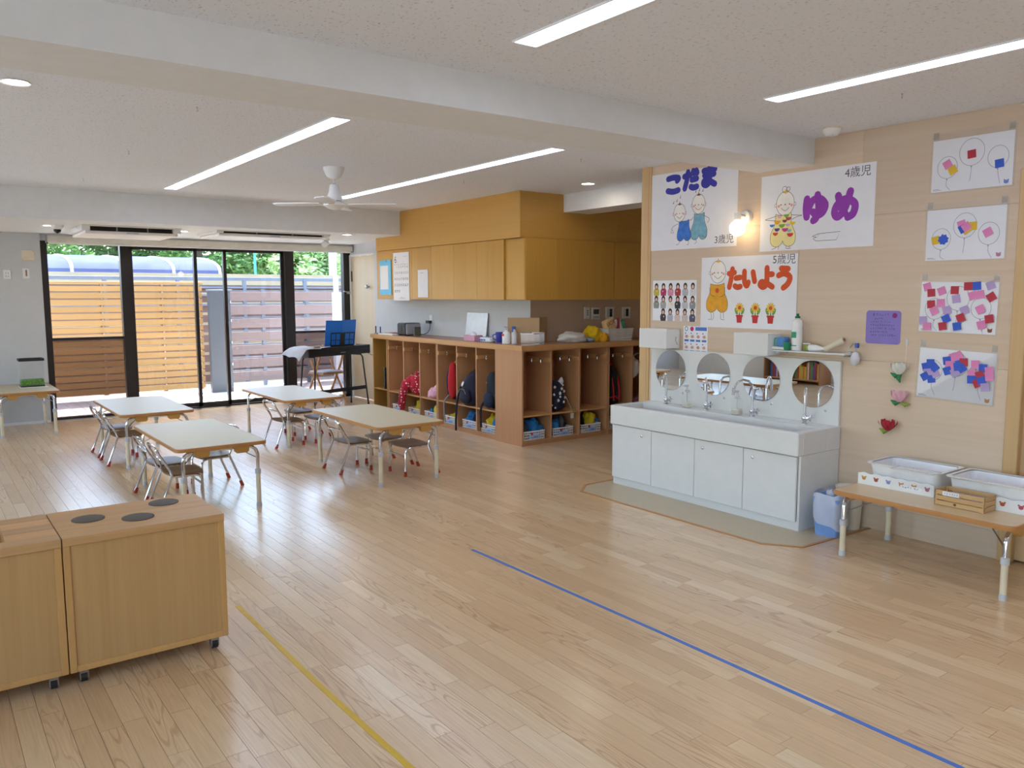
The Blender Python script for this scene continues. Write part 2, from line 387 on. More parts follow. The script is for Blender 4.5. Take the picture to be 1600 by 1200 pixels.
# ---------------------------------------------------------------- walls
wr = struct('wall_right', MB().box(4.885, 4.99, 1.9, 4.77, 0, ZC).box(4.885, 4.99, -3.5, 1.0, 0, ZC).box(4.885, 4.99, 1.0, 1.9, 2.12, ZC), WALLW, 'partition wall faced with pale birch veneer panels')
rows = [(0, .16), (.16, 1.08), (1.08, 1.99), (1.99, 2.52)]; offs = [(2.87, 3.9), (3.75,), (3.3,), (2.865,)]
for (z0, z1), ys in zip(rows, offs):
    e = [1.94]+list(ys)+[4.67]
    for a, b in zip(e, e[1:]): ob('panel', MB().box(4.87, 4.885, a+.0006, b-.0006, z0+.0006, z1-.0006), VENEER, wr)
for (z0, z1) in rows:
    for a, b in ((-3.5, -1.4), (-1.4, .93)): ob('panel', MB().box(4.87, 4.885, a+.0006, b-.0006, z0+.0006, z1-.0006), VENEER, wr)
for z0, z1 in ((2.12, ZC),): ob('panel', MB().box(4.87, 4.885, .93, 1.94, z0+.04, z1), VENEER, wr)
struct('trim_1', MB().box(4.86, 4.995, 4.67, 4.695, 0, ZC, .003).box(4.858, 4.997, 4.695, 4.775, 0, ZC, .003), TRIMW, 'pale wooden end post of the partition wall')
struct('trim_2', MB().box(4.852, 4.9, 1.87, 1.945, 0, 2.17, .004).box(4.852, 4.9, .93, 1.005, 0, 2.17, .004).box(4.852, 4.9, 1.005, 1.87, 2.095, 2.17, .004), TRIMW, 'wooden casing around the sliding door beside the bench')
d = struct('door_1', MB().box(4.90, 4.94, 1.0, 1.88, .012, 2.1), WOOD('door_leaf', 'd9b88c', 'cda67a', 'z', .6, .5), 'pale wood sliding door behind the low bench')
ob('door_handle', MB().box(4.893, 4.9, 1.72, 1.76, .9, 1.15, .002), STEEL, d)
struct('wall_back', MB().box(-2.72, 7.1, -3.62, -3.5, 0, ZC), WALLW)
# left wall with two wide windows and an unseen third added for ceiling daylight
lw = MB().box(-2.72, -2.6, -3.5, -2.0, 0, ZC).box(-2.72, -2.6, 2.2, 4.6, 0, ZC).box(-2.72, -2.6, -2.0, 2.2, 0, .3).box(-2.72, -2.6, -2.0, 2.2, 2.1, ZC).box(-2.72, -2.6, 7.6, 8.75, 0, ZC).box(-2.72, -2.6, 10.75, 11.25, 0, ZC)
lw.box(-2.72, -2.6, 4.6, 7.6, 0, .55).box(-2.72, -2.6, 4.6, 7.6, 2.1, ZC).box(-2.72, -2.6, 8.75, 10.75, 0, .55).box(-2.72, -2.6, 8.75, 10.75, 2.1, ZC)
struct('wall_left', lw, WALLW)
PANE = GLASS('window_glass', (.97, .985, .98), .03)
for n, (a, b, zl, zh) in enumerate(((4.6, 7.6, .55, 2.1), (8.75, 10.75, .55, 2.1), (-2.0, 2.2, .3, 2.1))):  # last entry is the added opening near the camera, brightens ceiling and walls
    m = MB(); k = .04
    for yy in (a, (a+b)/2-k/2, b-k): m.box(-2.69, -2.63, yy, yy+k, zl, zh)
    m.box(-2.69, -2.63, a, b, zl, zl+.04).box(-2.69, -2.63, a, b, zh-.04, zh)
    w = struct('window_%d' % (n+2), m, DARKF, 'dark framed window in the unseen side wall')
    for yy in ((a+k, (a+b)/2-k/2), ((a+b)/2+k/2, b-k)): ob('pane', MB().box(-2.662, -2.658, yy[0], yy[1], zl+.04, zh-.04), PANE, w)
# window wall
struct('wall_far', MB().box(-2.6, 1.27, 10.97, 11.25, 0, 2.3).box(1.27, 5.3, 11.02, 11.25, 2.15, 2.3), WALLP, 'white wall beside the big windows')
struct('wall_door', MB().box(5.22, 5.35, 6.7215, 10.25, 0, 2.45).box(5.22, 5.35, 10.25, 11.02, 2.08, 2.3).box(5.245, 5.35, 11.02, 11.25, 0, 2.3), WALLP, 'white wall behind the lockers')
struct('wall_nook', MB().box(5.22, 7.0, 6.72, 6.7215, 0, ZC).box(5.351, 7.0, 6.7215, 6.84, 0, ZC), WALLT, 'tan wall above the locker counter')
struct('wall_nook_side', MB().box(6.95, 7.07, -3.5, 6.72, 0, ZC), WALLT)
struct('baseboard_far', MB().box(.2, 1.26, 10.962, 10.972, 0, .03).box(-2.6, .2, 10.962, 10.972, 0, .03), WALLW)
d = struct('door_2', MB().box(5.235, 5.27, 10.27, 11.0, .012, 2.06), WOOD('door_pale', 'd6c4a8', 'ccb898', 'z', .6, .5), 'pale wooden door beside the windows')
ob('door_knob', MB().lathe([(.012, 0), (.012, .02), (.028, .03), (.03, .045), (.02, .058), (.004, .06)], seg=14), STEEL, d, loc=(5.235, 10.45, 1.62), rot=(0, -math.pi/2, 0))
ob('hinge', MB().box(5.222, 5.236, 10.985, 11.004, 1.7, 1.85, .002), DARKF, d)
struct('trim_3', MB().box(5.205, 5.23, 11.0, 11.02, 0, 2.08).box(5.205, 5.23, 10.25, 11.0, 2.06, 2.085), WALLW)
# soffit panels above the wall cabinets
so = struct('wall_soffit', MB().box(4.905, 5.22, 6.47, 9.55, 2.067, ZC), CABH, 'honey-brown wood panelling above the wall cabinets')
for a, b in ((6.46, 8.2), (8.2, 9.55)): ob('panel', MB().box(4.89, 4.905, a+.0008, b-.0008, 2.067, ZC if b < 9 else ZC-.001), CABH, so)
so2 = struct('wall_soffit_nook', MB().box(4.905, 6.95, 6.475, 6.72, 2.067, ZC), CABH, 'darker wood panelling above the nook cabinets')
for a, b in ((4.89, 6.2), (6.2, 6.95)): ob('panel', MB().box(a+.0008, b-.0008, 6.46, 6.475, 2.067, ZC-.001), WOOD('soffit_wood_x', 'd6a654', 'ca9848', 'x', .45, .45, rnd=.03), so2)

# ---------------------------------------------------------------- big window
wf = MB()
wf.box(1.265, 1.345, 11.03, 11.13, 0, 2.16).box(5.12, 5.245, 11.03, 11.13, 0, 2.16)         # jambs
wf.box(2.135, 2.245, 11.03, 11.13, 0, 2.16).box(4.235, 4.365, 11.03, 11.13, 0, 2.16)        # mullions
wf.box(1.3, 5.2, 11.03, 11.13, 2.12, 2.17).box(1.3, 5.2, 11.03, 11.13, -.005, .035)
win = struct('window_1', wf, DARKF, 'wall-wide dark bronze window with sliding doors to the deck')
for a, b in ((1.345, 2.135), (4.365, 5.12)):
    ob('transom', MB().box(a, b, 11.04, 11.09, .965, 1.0), DARKF, win)
    ob('pane', MB().box(a, b, 11.10, 11.104, .035, 2.12), PANE, win)
    ob('screen', MB().box(a, b, 11.06, 11.062, .035, .965), GLASS('mesh_screen', (.56, .51, .50), .0, .6, .03, (.3, .26, .25)), win)
for a, b, yy in ((2.245, 3.06, 11.10), (3.02, 3.44, 11.07), (3.40, 4.235, 11.10)):
    s = ob('sliding_sash', MB().box(a, a+.04, yy-.015, yy+.015, .035, 2.12).box(b-.04, b, yy-.015, yy+.015, .035, 2.12).box(a, b, yy-.015, yy+.015, .035, .085).box(a, b, yy-.015, yy+.015, 2.08, 2.12), DARKF, win)
    ob('pane', MB().box(a+.04, b-.04, yy-.002, yy+.002, .085, 2.08), PANE, s)
ob('sill_track', MB().box(1.3, 5.2, 10.99, 11.03, 0, .012), STEEL, win)
ob('latch', MB().box(5.16, 5.2, 10.98, 11.03, 1.52, 1.56, .005).cyl((5.18, 10.985, 1.54), (5.09, 10.975, 1.56), .008, 8), STEEL, win)
bl = thing('roll_screen', 'ivory roll-screen housing along the window head', 'blind', (3.27, 10.93, 2.13))
ob('housing', MB().box(-1.935, 1.935, -.04, .04, 0, .075, .006), P('blind_ivory', 'dcd6c8', .5), bl)
ob('bottom_bar', MB().box(-1.92, 1.92, -.012, .012, -.022, 0, .003), PLAST, bl)
for xx in (1.935, -1.945): ob('end_cap', MB().box(xx, xx+.01, -.045, .045, -.01, .08, .003), GREY, bl)

# ---------------------------------------------------------------- outside: deck, fences, shelter roof, trees
struct('ground_outside', MB().box(-40, 60, 11.25, 80, -.4, -.3).box(-40, -2.72, -20, 11.25, -.4, -.3), P('gravel', 'b4b2ac', .9, var=.2, scale=3), 'pale ground outside')
deck = struct('deck', MB().box(-1, 9, 11.25, 14.6, -.3, -.1), P('deck_frame', '6a5f55', .9), 'sunlit grey timber deck')
dm = MB().box(-.068, .068, 0, 3.3, -.03, 0, .003).mesh('board'); DW = WOOD('deck_wood', 'e8e6e2', 'dad8d4', 'y', .6, .8, rnd=.2); dm.materials.append(DW)
for i in range(58): ob('board', dm, DW, deck, loc=(.2+i*.143, 11.27, -.05))
struct('sun_block_eave', MB().box(-3, 7.5, 11.25, 12.05, 2.45, 2.6), WALLW, 'unseen white eave added to keep direct sun out of the room')  # overhang out of view, put in to block sun from the indoor floor
FW = WOOD('fence_orange', 'b48a54', 'a47c46', 'x', .6, .6, rnd=.16)
ft = thing('slat_fence', 'orange timber fence of close horizontal slats outside the window', 'fence', (2.2, 13.35, -.05))
sm = MB().box(-1.55, 1.55, -.014, .012, 0, .086, .008).mesh('slat'); sm.materials.append(FW)
scr = MB().lathe([(.015, 0), (.013, .006), (.003, .008)], seg=8).mesh('screw'); scr.materials.append(STEEL)
for i in range(16):
    s = ob('slat', sm, FW, ft, loc=(0, 0, .08+i*.1025))
    for xx in (-.72, .1, .95, 1.5): ob('screw', scr, STEEL, s, loc=(xx, -.012, .092), rot=(math.pi/2, 0, 0))
ob('cap_rail', MB().box(-1.56, 1.56, -.03, .05, 1.725, 1.765, .004), FW, ft)
for xx in (-1.4, -.72, .1, .95, 1.5): ob('post', MB().box(xx-.03, xx+.03, .013, .06, .06, 1.72), WOOD('fence_post', 'a86a34', '985c2c', 'z', .6, .7), ft)
gp = thing('gate_post_panel', 'tall grey metal panel post standing at the end of the slat fence', 'post', (3.98, 13.25, -.05))
ob('panel', MB().box(-.17, .17, -.05, .05, 0, 1.62, .006), P('grey_panel', '54565a', .5, var=.06), gp)
ob('cap', MB().box(-.18, .2, -.06, .06, 1.62, 1.65, .004), ALU, gp)
for z in (.45, .8, 1.15, 1.45): ob('hinge', MB().cyl((.16, -.06, z-.02), (.16, -.06, z+.02), .012, 8), STEEL, gp)
bf = thing('board_fence', 'brown composite board fence with open white gaps outside the window', 'fence', (5.9, 13.8, -.05))
BW = WOOD('fence_brown', '88726c', '7a665f', 'x', .5, .6, rnd=.1)
bm_ = MB().box(-1.72, 1.72, -.012, .012, 0, .158, .003).mesh('board'); bm_.materials.append(BW)
for i in range(7): ob('board', bm_, BW, bf, loc=(0, 0, .1+i*.226))
for xx in (-1.7, -1.0, -.2, .6, 1.4): ob('post', MB().box(xx-.03, xx+.03, .012, .06, 0, 1.66), ALU, bf)
rl = MB().box(-1.72, 1.72, .02, .05, 0, .02).mesh('rail'); rl.materials.append(ALU)
for i in range(7): ob('rail', rl, ALU, bf, loc=(0, 0, .265+i*.226))
gw = thing('white_gate_post', 'white metal gate post with latch box near the window edge', 'post', (6.05, 13.3, -.05))
ob('pillar', MB().box(-.09, .09, -.05, .05, 0, 1.6, .008), P('white_metal', 'd4d8de', .4), gw)
ob('latch_box', MB().box(-.05, .11, -.09, -.05, 1.2, 1.42, .008), WHITE, gw)
ob('stem', MB().cyl((-.03, 0, 1.6), (-.03, 0, 1.9), .045, 12), P('white_metal', 'd4d8de', .4), gw)
mf = thing('metal_fence', 'grey aluminium railing with brown boards running behind the timber fences', 'fence', (4.5, 14.9, -.3))
for xx in [-4.2+1.16*i for i in range(8)]: ob('post', MB().box(xx-.03, xx+.03, -.04, .03, 0, 2.13, .003), ALU, mf)
for z, h in ((2.07, .06), (1.93, .035), (1.79, .035), (1.62, .035)): ob('rail', MB().box(-4.3, 4.3, -.035, .02, z, z+h, .003), ALU, mf)
bb = MB().box(-4.3, 4.3, .025, .05, 0, .13).mesh('board'); BW2 = WOOD('fence_brown_far', '7c6258', '6c544a', 'x', .5, .7, rnd=.1); bb.materials.append(BW2)
for i in range(11): ob('board', bb, BW2, mf, loc=(0, 0, .08+i*.178))
cw = struct('wall_garden', MB().box(-20, 30, 16.4, 16.6, -.3, 1.93), P('beige_concrete', 'b0a080', .8, var=.08, scale=2), 'beige garden wall beyond the railing')
# arched polycarbonate shelter roof
sr = thing('shelter_roof', 'arched translucent polycarbonate shelter roof beyond the fence', 'roof', (1.2, 19.2, -.3))
POLY = P('polycarbonate', '5a5f80', .9, var=.12, scale=2, spec=.0)
prof = [(-1.25, 2.2), (-1.22, 2.34), (-1.1, 2.44), (-.7, 2.55), (0, 2.64), (.8, 2.69), (1.6, 2.67)]
def arch(x0, x1, d=0.):
    m = MB(); k = len(prof); vs = []
    for xx in (x0, x1):
        vs += [(xx, y, z+d) for y, z in prof]+[(xx, y+.02, z+d-.02) for y, z in prof[::-1]]
    n = 2*k; return m.add(vs, [tuple(range(n)), tuple(range(n, 2*n))[::-1]]+[(i, (i+1) % n, n+(i+1) % n, n+i) for i in range(n)])
xs = [-1.45+.95*k for k in range(7)]
for a, b in zip(xs, xs[1:]): ob('roof_sheet', arch(a+.02, b-.02), POLY, sr)
for xx in xs: ob('rib', arch(xx-.03, xx+.03, .015), P('white_metal', 'f0f2f4', .4), sr)
ob('gutter', MB().box(-1.45, 4.25, -1.32, -1.22, 2.14, 2.22), ALU, sr)
for xx in (-1.3, 1.4, 4.1): ob('column', MB().box(xx-.05, xx+.05, 1.4, 1.5, 0, 2.66), ALU, sr)
# trees
def leafmat(n, c1, c2):
    if n in MC: return MC[n]
    m, t, b = base(n); L = t.links; g = t.nodes.new('ShaderNodeNewGeometry'); r = t.nodes.new('ShaderNodeValToRGB'); e = r.color_ramp.elements
    e[0].color = (*lin(c1), 1); e[1].color = (*lin(c2), 1); L.new(g.outputs['Random Per Island'], r.inputs[0]); L.new(r.outputs[0], b.inputs['Base Color'])
    b.inputs['Roughness'].default_value = .45
    tl = t.nodes.new('ShaderNodeBsdfTranslucent'); L.new(r.outputs[0], tl.inputs[0]); mx = t.nodes.new('ShaderNodeMixShader'); mx.inputs[0].default_value = .45
    L.new(b.outputs[0], mx.inputs[1]); L.new(tl.outputs[0], mx.inputs[2]); L.new(mx.outputs[0], t.nodes['Material Output'].inputs['Surface']); MC[n] = m; return m
BARK = P('bark', '4a4038', .9, var=.2)
def tree(x, y, h, rad, label, n, col, seed):
    R = random.Random(seed); t = thing('leafy_tree', label, 'tree', (x, y, -.3), 0, 'trees beyond the fence')
    tr = MB().tube([(0, 0, 0), (.1, .05, h*.35), (-.05, .1, h*.7), (0, 0, h*.95)], [.16, .13, .09, .03], 8)
    for k in range(7):
        a = R.random()*6.28; z = h*(.25+.09*k); tr.tube([(0, 0, z), (rad*.45*math.cos(a), rad*.45*math.sin(a), z+.5), (rad*.8*math.cos(a), rad*.8*math.sin(a), z+.9)], [.05, .035, .012], 6)
    ob('trunk', tr, BARK, t)
    cl = [(R.gauss(0, rad*.5), R.gauss(0, rad*.45), h*(.3+.65*R.random()), rad*(.28+.22*R.random())) for _ in range(26)]
    vs = []; fs = []
    for i in range(n):
        c = R.choice(cl); d = Vector((R.gauss(0, 1), R.gauss(0, 1), R.gauss(0, 1))).normalized()*c[3]*(R.random()**.4)
        p = Vector(c[:3])+d; s = .06+.07*R.random(); a = Vector((R.gauss(0, 1), R.gauss(0, 1), R.gauss(0, .6))).normalized(); b = a.orthogonal().normalized()
        o = len(vs); vs += [tuple(p-a*s), tuple(p+b*s*.45), tuple(p+a*s), tuple(p-b*s*.45)]; fs.append((o, o+1, o+2, o+3))
    m = MB(); m.v = vs; m.f = fs; f = ob('foliage', m, col, t, None, False); f['kind'] = 'stuff'
LA = leafmat('leaf_dark', '2c5a28', '5c8c44'); LB = leafmat('leaf_mid', '3f7436', '86b05c'); LC = leafmat('leaf_pale', '6c9c54', 'c4d89c')
for i, (x, y, h, rad, n, c, lb) in enumerate((
    (2.9, 25, 5.4, 1.7, 8000, LB, 'mid-green leafy tree above the far part of the shelter roof'),
    (5.0, 26.5, 5.8, 1.7, 8000, LA, 'dark green leafy tree behind the middle of the shelter roof'),
    (7.0, 25, 5.4, 1.6, 8000, LB, 'bright green leafy tree at the sloping end of the shelter roof'),
    (8.9, 27, 5.8, 1.8, 9000, LA, 'dark green leafy tree right behind the blue-green pole'),
    (9.6, 22.5, 3.6, 1.1, 6000, LC, 'pale yellow-green low tree in front of the dark trees'),
    (11.1, 26, 5.6, 1.7, 9000, LA, 'dark leafy tree beside the white lamp column'),
    (13.2, 25.5, 5.4, 1.7, 8000, LB, 'mid-green tree behind the white lamp column'))): tree(x, y, h, rad, lb, n, c, 40+i)
struct('hedge_far', MB().box(-12, 30, 31, 32, -.3, 3.0), P('hedge_green', '54744a', .9, var=.5, scale=2.2, bump=1, bscale=5), 'distant wooded slope')
pc = thing('white_column', 'thick white pole standing beyond the board fence', 'pole', (8.35, 18.6, -.3))
ob('shaft', MB().cyl((0, 0, 0), (0, 0, 6), .095, 16), P('pole_white', 'aab2c0', .4), pc); ob('foot_plate', MB().box(-.25, .25, -.25, .25, 0, .04), ALU, pc)
for px, col, lb in ((6.3, '3f9a9a', 'thin blue-green support pole among the trees'), (9.05, 'a8d0a0', 'thin pale green support pole beside the white pole')):
    t = thing('garden_pole', lb, 'pole', (px, 18.2, -.3)); ob('shaft', MB().cyl((0, 0, 0), (0, 0, 5), .03, 8), P('pole_'+col, col, .5), t); ob('tip', MB().lathe([(.035, 5), (.03, 5.06), (.005, 5.08)], seg=8), P('pole_'+col, col, .5), t)
# ---------------------------------------------------------------- play kitchen cabinets
PK = WOOD('play_panel', 'c9a06a', 'b98e58', 'z', .9, .5, rnd=.02); PF = WOOD('play_frame', 'd2a464', 'c4945a', 'z', .8, .45, rnd=.04); PT = WOOD('play_top', 'd6ac78', 'c08c58', 'x', .8, .4, rnd=.3)
def caster(t, x, y):
    c = ob('caster', MB().box(x-.012, x+.012, y-.012, y+.012, .035, .058).box(x-.016, x-.012, y-.015, y+.02, .012, .05).box(x+.012, x+.016, y-.015, y+.02, .012, .05), STEEL, t)
    ob('wheel', MB().cyl((x-.011, y, .02), (x+.011, y, .02), .02, 16), BLACK, c)
def playunit(label, x0, x1, hole=False):
    w = x1-x0; t = thing('play_kitchen_unit', label, 'cabinet', (x0, 3.395, 0)); d = .435; H = .59
    z0 = .056
    for a in (0, w-.025): ob('frame_post', MB().box(a, a+.025, 0, .03, z0, H-.032, .002), PF, t)
    ob('frame_rail', MB().box(.025, w-.025, 0, .03, z0, z0+.024, .002), PF, t)
    ob('front_panel', MB().box(.025, w-.025, .006, .02, z0+.024, H-.032), PK, t)
    for a in (0, w-.018): ob('side_panel', MB().box(a, a+.018, .03, d, z0, H-.032, .001), PF, t)
    ob('base_board', MB().box(.018, w-.018, .02, d, z0, z0+.018), PF, t); ob('shelf', MB().box(.018, w-.018, .03, d-.02, .3, .315), PF, t)
    ys = [-.004+ (d+.008)*k/5 for k in range(6)]
    for a, b in zip(ys, ys[1:]):
        if hole and .06 < (a+b)/2 < d-.06:
            ob('top_stave', MB().box(.0, w-.45, a, b, H-.032, H, .0008), PT, t); ob('top_stave', MB().box(w-.17, w, a, b, H-.032, H, .0008), PT, t)
        else: ob('top_stave', MB().box(0, w, a, b, H-.032, H, .0008), PT, t)
    if hole:
        b = MB().box(w-.45, w-.17, .085, d-.085, H-.11, H-.1); b.box(w-.452, w-.45, .085, d-.085, H-.11, H-.033).box(w-.17, w-.168, .085, d-.085, H-.11, H-.033).box(w-.45, w-.17, .083, .085, H-.11, H-.033).box(w-.45, w-.17, d-.085, d-.083, H-.11, H-.033)
        ob('sink_box', b, PF, t)
    for x in (.05, w-.05):
        for y in (.04, d-.04): caster(t, x, y)
    return t
k1 = playunit('wooden play stove cabinet with three dark round hobs', .402, 1.003)
for x, y in ((.53-.402, 3.64-3.395+.0), (.7-.402, 3.545-3.395), (.845-.402, 3.735-3.395)):
    ob('hob_disc', MB().lathe([(.062, .5895), (.062, .5925), (.058, .594), (.001, .594)], (x, y, 0), 32), P('hob_grey', '57504b', .6, var=.05), k1)
playunit('wooden play sink cabinet with square basin hole in the top', -.20, .398, True)
# ---------------------------------------------------------------- floor tapes
tag(ob('floor_tape', MB().prism([(2.572, 3.888), (2.592, 3.888), (2.606, 2.4), (2.60, 1.2), (2.60, -1.2), (2.58, -1.2), (2.58, 1.2), (2.586, 2.4)], 0, .0015), P('tape_blue', '4c78c8', .45)), 'long blue tape line stuck on the wooden floor', 'tape')
tag(ob('floor_tape', MB().prism([(1.172, 3.844), (1.195, 3.844), (1.186, 2.9), (1.197, 2.1), (1.197, -.4), (1.174, -.4), (1.174, 2.1), (1.163, 2.9)], 0, .0015), P('tape_yellow', 'dcb428', .45)), 'yellow tape line stuck on the floor beside the play stove', 'tape')
tag(ob('floor_tape', MB().box(1.84, 1.92, 10.86, 10.9, 0, .0015), PAPER), 'small white tape mark on the floor at the window', 'tape')

# ---------------------------------------------------------------- tables
CREAM = P('cream_sleeve', 'e6d8b8', .45); LGREY = P('light_grey_cap', 'c8c8c8', .5)
BRK = WOOD('bracket_wood', 'd4a050', 'c49044', 'x', 1, .5)
def table(label, loc, L=1.31, Wd=.62, H=.48, top=TABLETOP, edge=TABEDGE, group=None, lz=.25, ly=.067):
    t = thing('folding_table', label, 'table', loc, 0, group); hx, hy = Wd/2, L/2
    ob('tabletop', MB().prism(rrect(-hx+.006, hx-.006, -hy+.006, hy-.006, .045), H-.022, H), top, t)
    o = rrect(-hx, hx, -hy, hy, .05); i = rrect(-hx+.0065, hx-.0065, -hy+.0065, hy-.0065, .045); n = len(o)
    m = MB(); m.ring([[(p[0], p[1], H-.025) for p in i], [(p[0], p[1], H-.025) for p in o], [(p[0]*1.004, p[1]*1.002, H-.012) for p in o], [(p[0], p[1], H-.001) for p in o], [(p[0], p[1], H+.0003) for p in i]], cap=False)
    ob('edge_band', m, edge, t)
    lx, yy = hx-.055, hy-ly
    for sy in (-1, 1):
        for sx in (-1, 1):
            bend = [(sx*lx, sy*yy, H-.1), (sx*(lx-.012), sy*yy, H-.065), (sx*(lx-.04), sy*yy, H-.044), (sx*(lx-.08), sy*yy, H-.038), (0, sy*yy, H-.038)]
            lg = ob('leg', MB().tube([(sx*lx, sy*yy, .06)]+bend, .0125, 10), CHROME, t)
            ob('sleeve', MB().cyl((sx*lx, sy*yy, .012), (sx*lx, sy*yy, lz), .0165, 14), CREAM, lg)
            ob('collar', MB().lathe([(.0165, lz-.012), (.021, lz-.012), (.021, lz+.02), (.014, lz+.024)], (sx*lx, sy*yy, 0), 14), LGREY, lg)
            ob('foot', MB().lathe([(.019, 0), (.02, .015), (.0165, .03)], (sx*lx, sy*yy, 0), 14), LGREY, lg)
            ob('brace', MB().tube([(sx*lx, sy*yy, H-.13), (sx*lx*.55, sy*(yy-.12), H-.06), (sx*lx*.4, sy*(yy-.2), H-.03)], .004, 6), STEEL, t)
        for sx in (-1, 1): ob('bracket', MB(Matrix.Translation((sx*.135, sy*(hy-.04)+.018, 0)) @ Matrix.Rotation(math.pi/2, 4, 'X')).prism([(-.048, H-.022), (-.048, H-.062), (-.036, H-.074), (.036, H-.074), (.048, H-.062), (.048, H-.022)], 0, .036), BRK, t)
    return t
TG = 'low folding tables in the middle of the room'
T3 = table('low cream-topped folding table behind the play stove, nearest it', (1.668, 6.237, 0), group=TG)
def tdup(loc, lb): return dup(T3, loc, 0, lb)
T4 = tdup((3.152, 6.237, 0), 'low cream-topped folding table nearest the cubby lockers'); T2 = tdup((3.18, 8.24, 0), 'low cream-topped folding table in front of the keyboard')
T1 = tdup((1.70, 8.18, 0), 'low cream-topped folding table between the play-stove table and the window')
T0 = table('low folding table carrying the terrarium, against the white wall', (.95, 10.46, 0), 1.0, .61, .48)
BENCHTOP = WOOD('bench_laminate', 'dcc29a', 'd2b68c', 'y', .5, .3)
BN = table('short-legged folding table used as bench under the children\'s drawings', (4.485, 2.085, 0), .97, .61, .385, BENCHTOP, edge=TABEDGE, lz=.19, ly=.055)

# ---------------------------------------------------------------- child chairs
def chair(label, loc, rz, group):
    t = thing('child_chair', label, 'chair', loc, rz, group); m = MB()
    N = 10
    seat = []
    for k in range(N+1):
        u = k/N; yy = (u-.5)*.31; dip = .012*(1-math.cos(2*math.pi*u))/2
        seat.append((yy, dip))
    prof = []
    for yy, dip in seat:
        x0 = .085-.018*(1-(yy/.155)**2); x1 = .325-.02*(yy/.155)**2
        prof.append([(x0, yy, .262), (x0+.08, yy, .257-dip*.7), (x1-.05, yy, .259-dip*.4), (x1, yy, .254), (x1, yy, .243), (x1-.05, yy, .247-dip*.4), (x0+.08, yy, .245-dip*.7), (x0, yy, .25)])
    m.ring(prof); ob('seat', m, SEATW, t, 40)
    bk = [(0.002, -.172, .012), (.095, -.16, .25), (.078, -.158, .30), (.018, -.153, .405), (.006, -.142, .438), (0, -.112, .452), (-.004, 0, .457), (0, .112, .452), (.006, .142, .438), (.018, .153, .405), (.078, .158, .30), (.095, .16, .25), (.002, .172, .012)]
    ob('back_frame', MB().tube(bk, .0095, 9), CHROME, t)
    ob('back_rail', MB().tube([(.041, -.155, .365), (.024, -.08, .37), (.018, 0, .372), (.024, .08, .37), (.041, .155, .365)], [.006, .011, .011, .011, .006], 8), CHROME, t)
    for s in (-1, 1):
        ob('leg', MB().tube([(.095, s*.156, .243), (.25, s*.142, .24), (.285, s*.138, .23), (.3, s*.136, .20), (.303, s*.136, .012)], .0095, 9), CHROME, t)
        for x, y, dx in ((.006, s*.171, .012), (.303, s*.136, 0)): ob('rubber_foot', MB().tube([(x-.004 if dx else x, y, 0), (x+dx, y, .042)], [.0145, .012], 10), RUBBER, t)
    ob('stretcher', MB().box(.297, .307, -.136, .136, .158, .176, .002), CHROME, t)
    return t
CG = 'child chairs at the low tables'
c0 = chair('child chair with brown plywood seat on the stove side of the locker-side table', (2.808, 6.385, 0), 0, CG)
def cdup(x, y, face, lb, dr=0.): return dup(c0, (x, y, 0), (0 if face > 0 else math.pi)+dr, lb)
cdup(3.522, 5.97, -1, 'nearer child chair on the locker side of the locker-side table'); cdup(3.516, 6.405, -1, 'child chair nearer the window on the locker side of the locker-side table')
cdup(2.802, 7.865, 1, 'single child chair on the open-floor side of the keyboard-side table', .02); cdup(3.54, 7.87, -1, 'child chair on the locker side of the keyboard-side table, away from the keyboard'); cdup(3.535, 8.42, -1, 'child chair on the locker side of the keyboard-side table, next to the keyboard')
cdup(1.288, 6.42, 1, 'child chair pushed under the play-stove table, farther from the stove'); cdup(1.30, 6.02, 1, 'child chair pushed under the play-stove table, close to the stove', -.03); cdup(2.036, 6.52, -1, 'child chair alone on the locker side of the play-stove table')
cdup(1.315, 7.955, 1, 'child chair on the terrarium side of the window-side table, farther from the window'); cdup(1.318, 8.42, 1, 'child chair on the terrarium side of the window-side table, nearer the window')

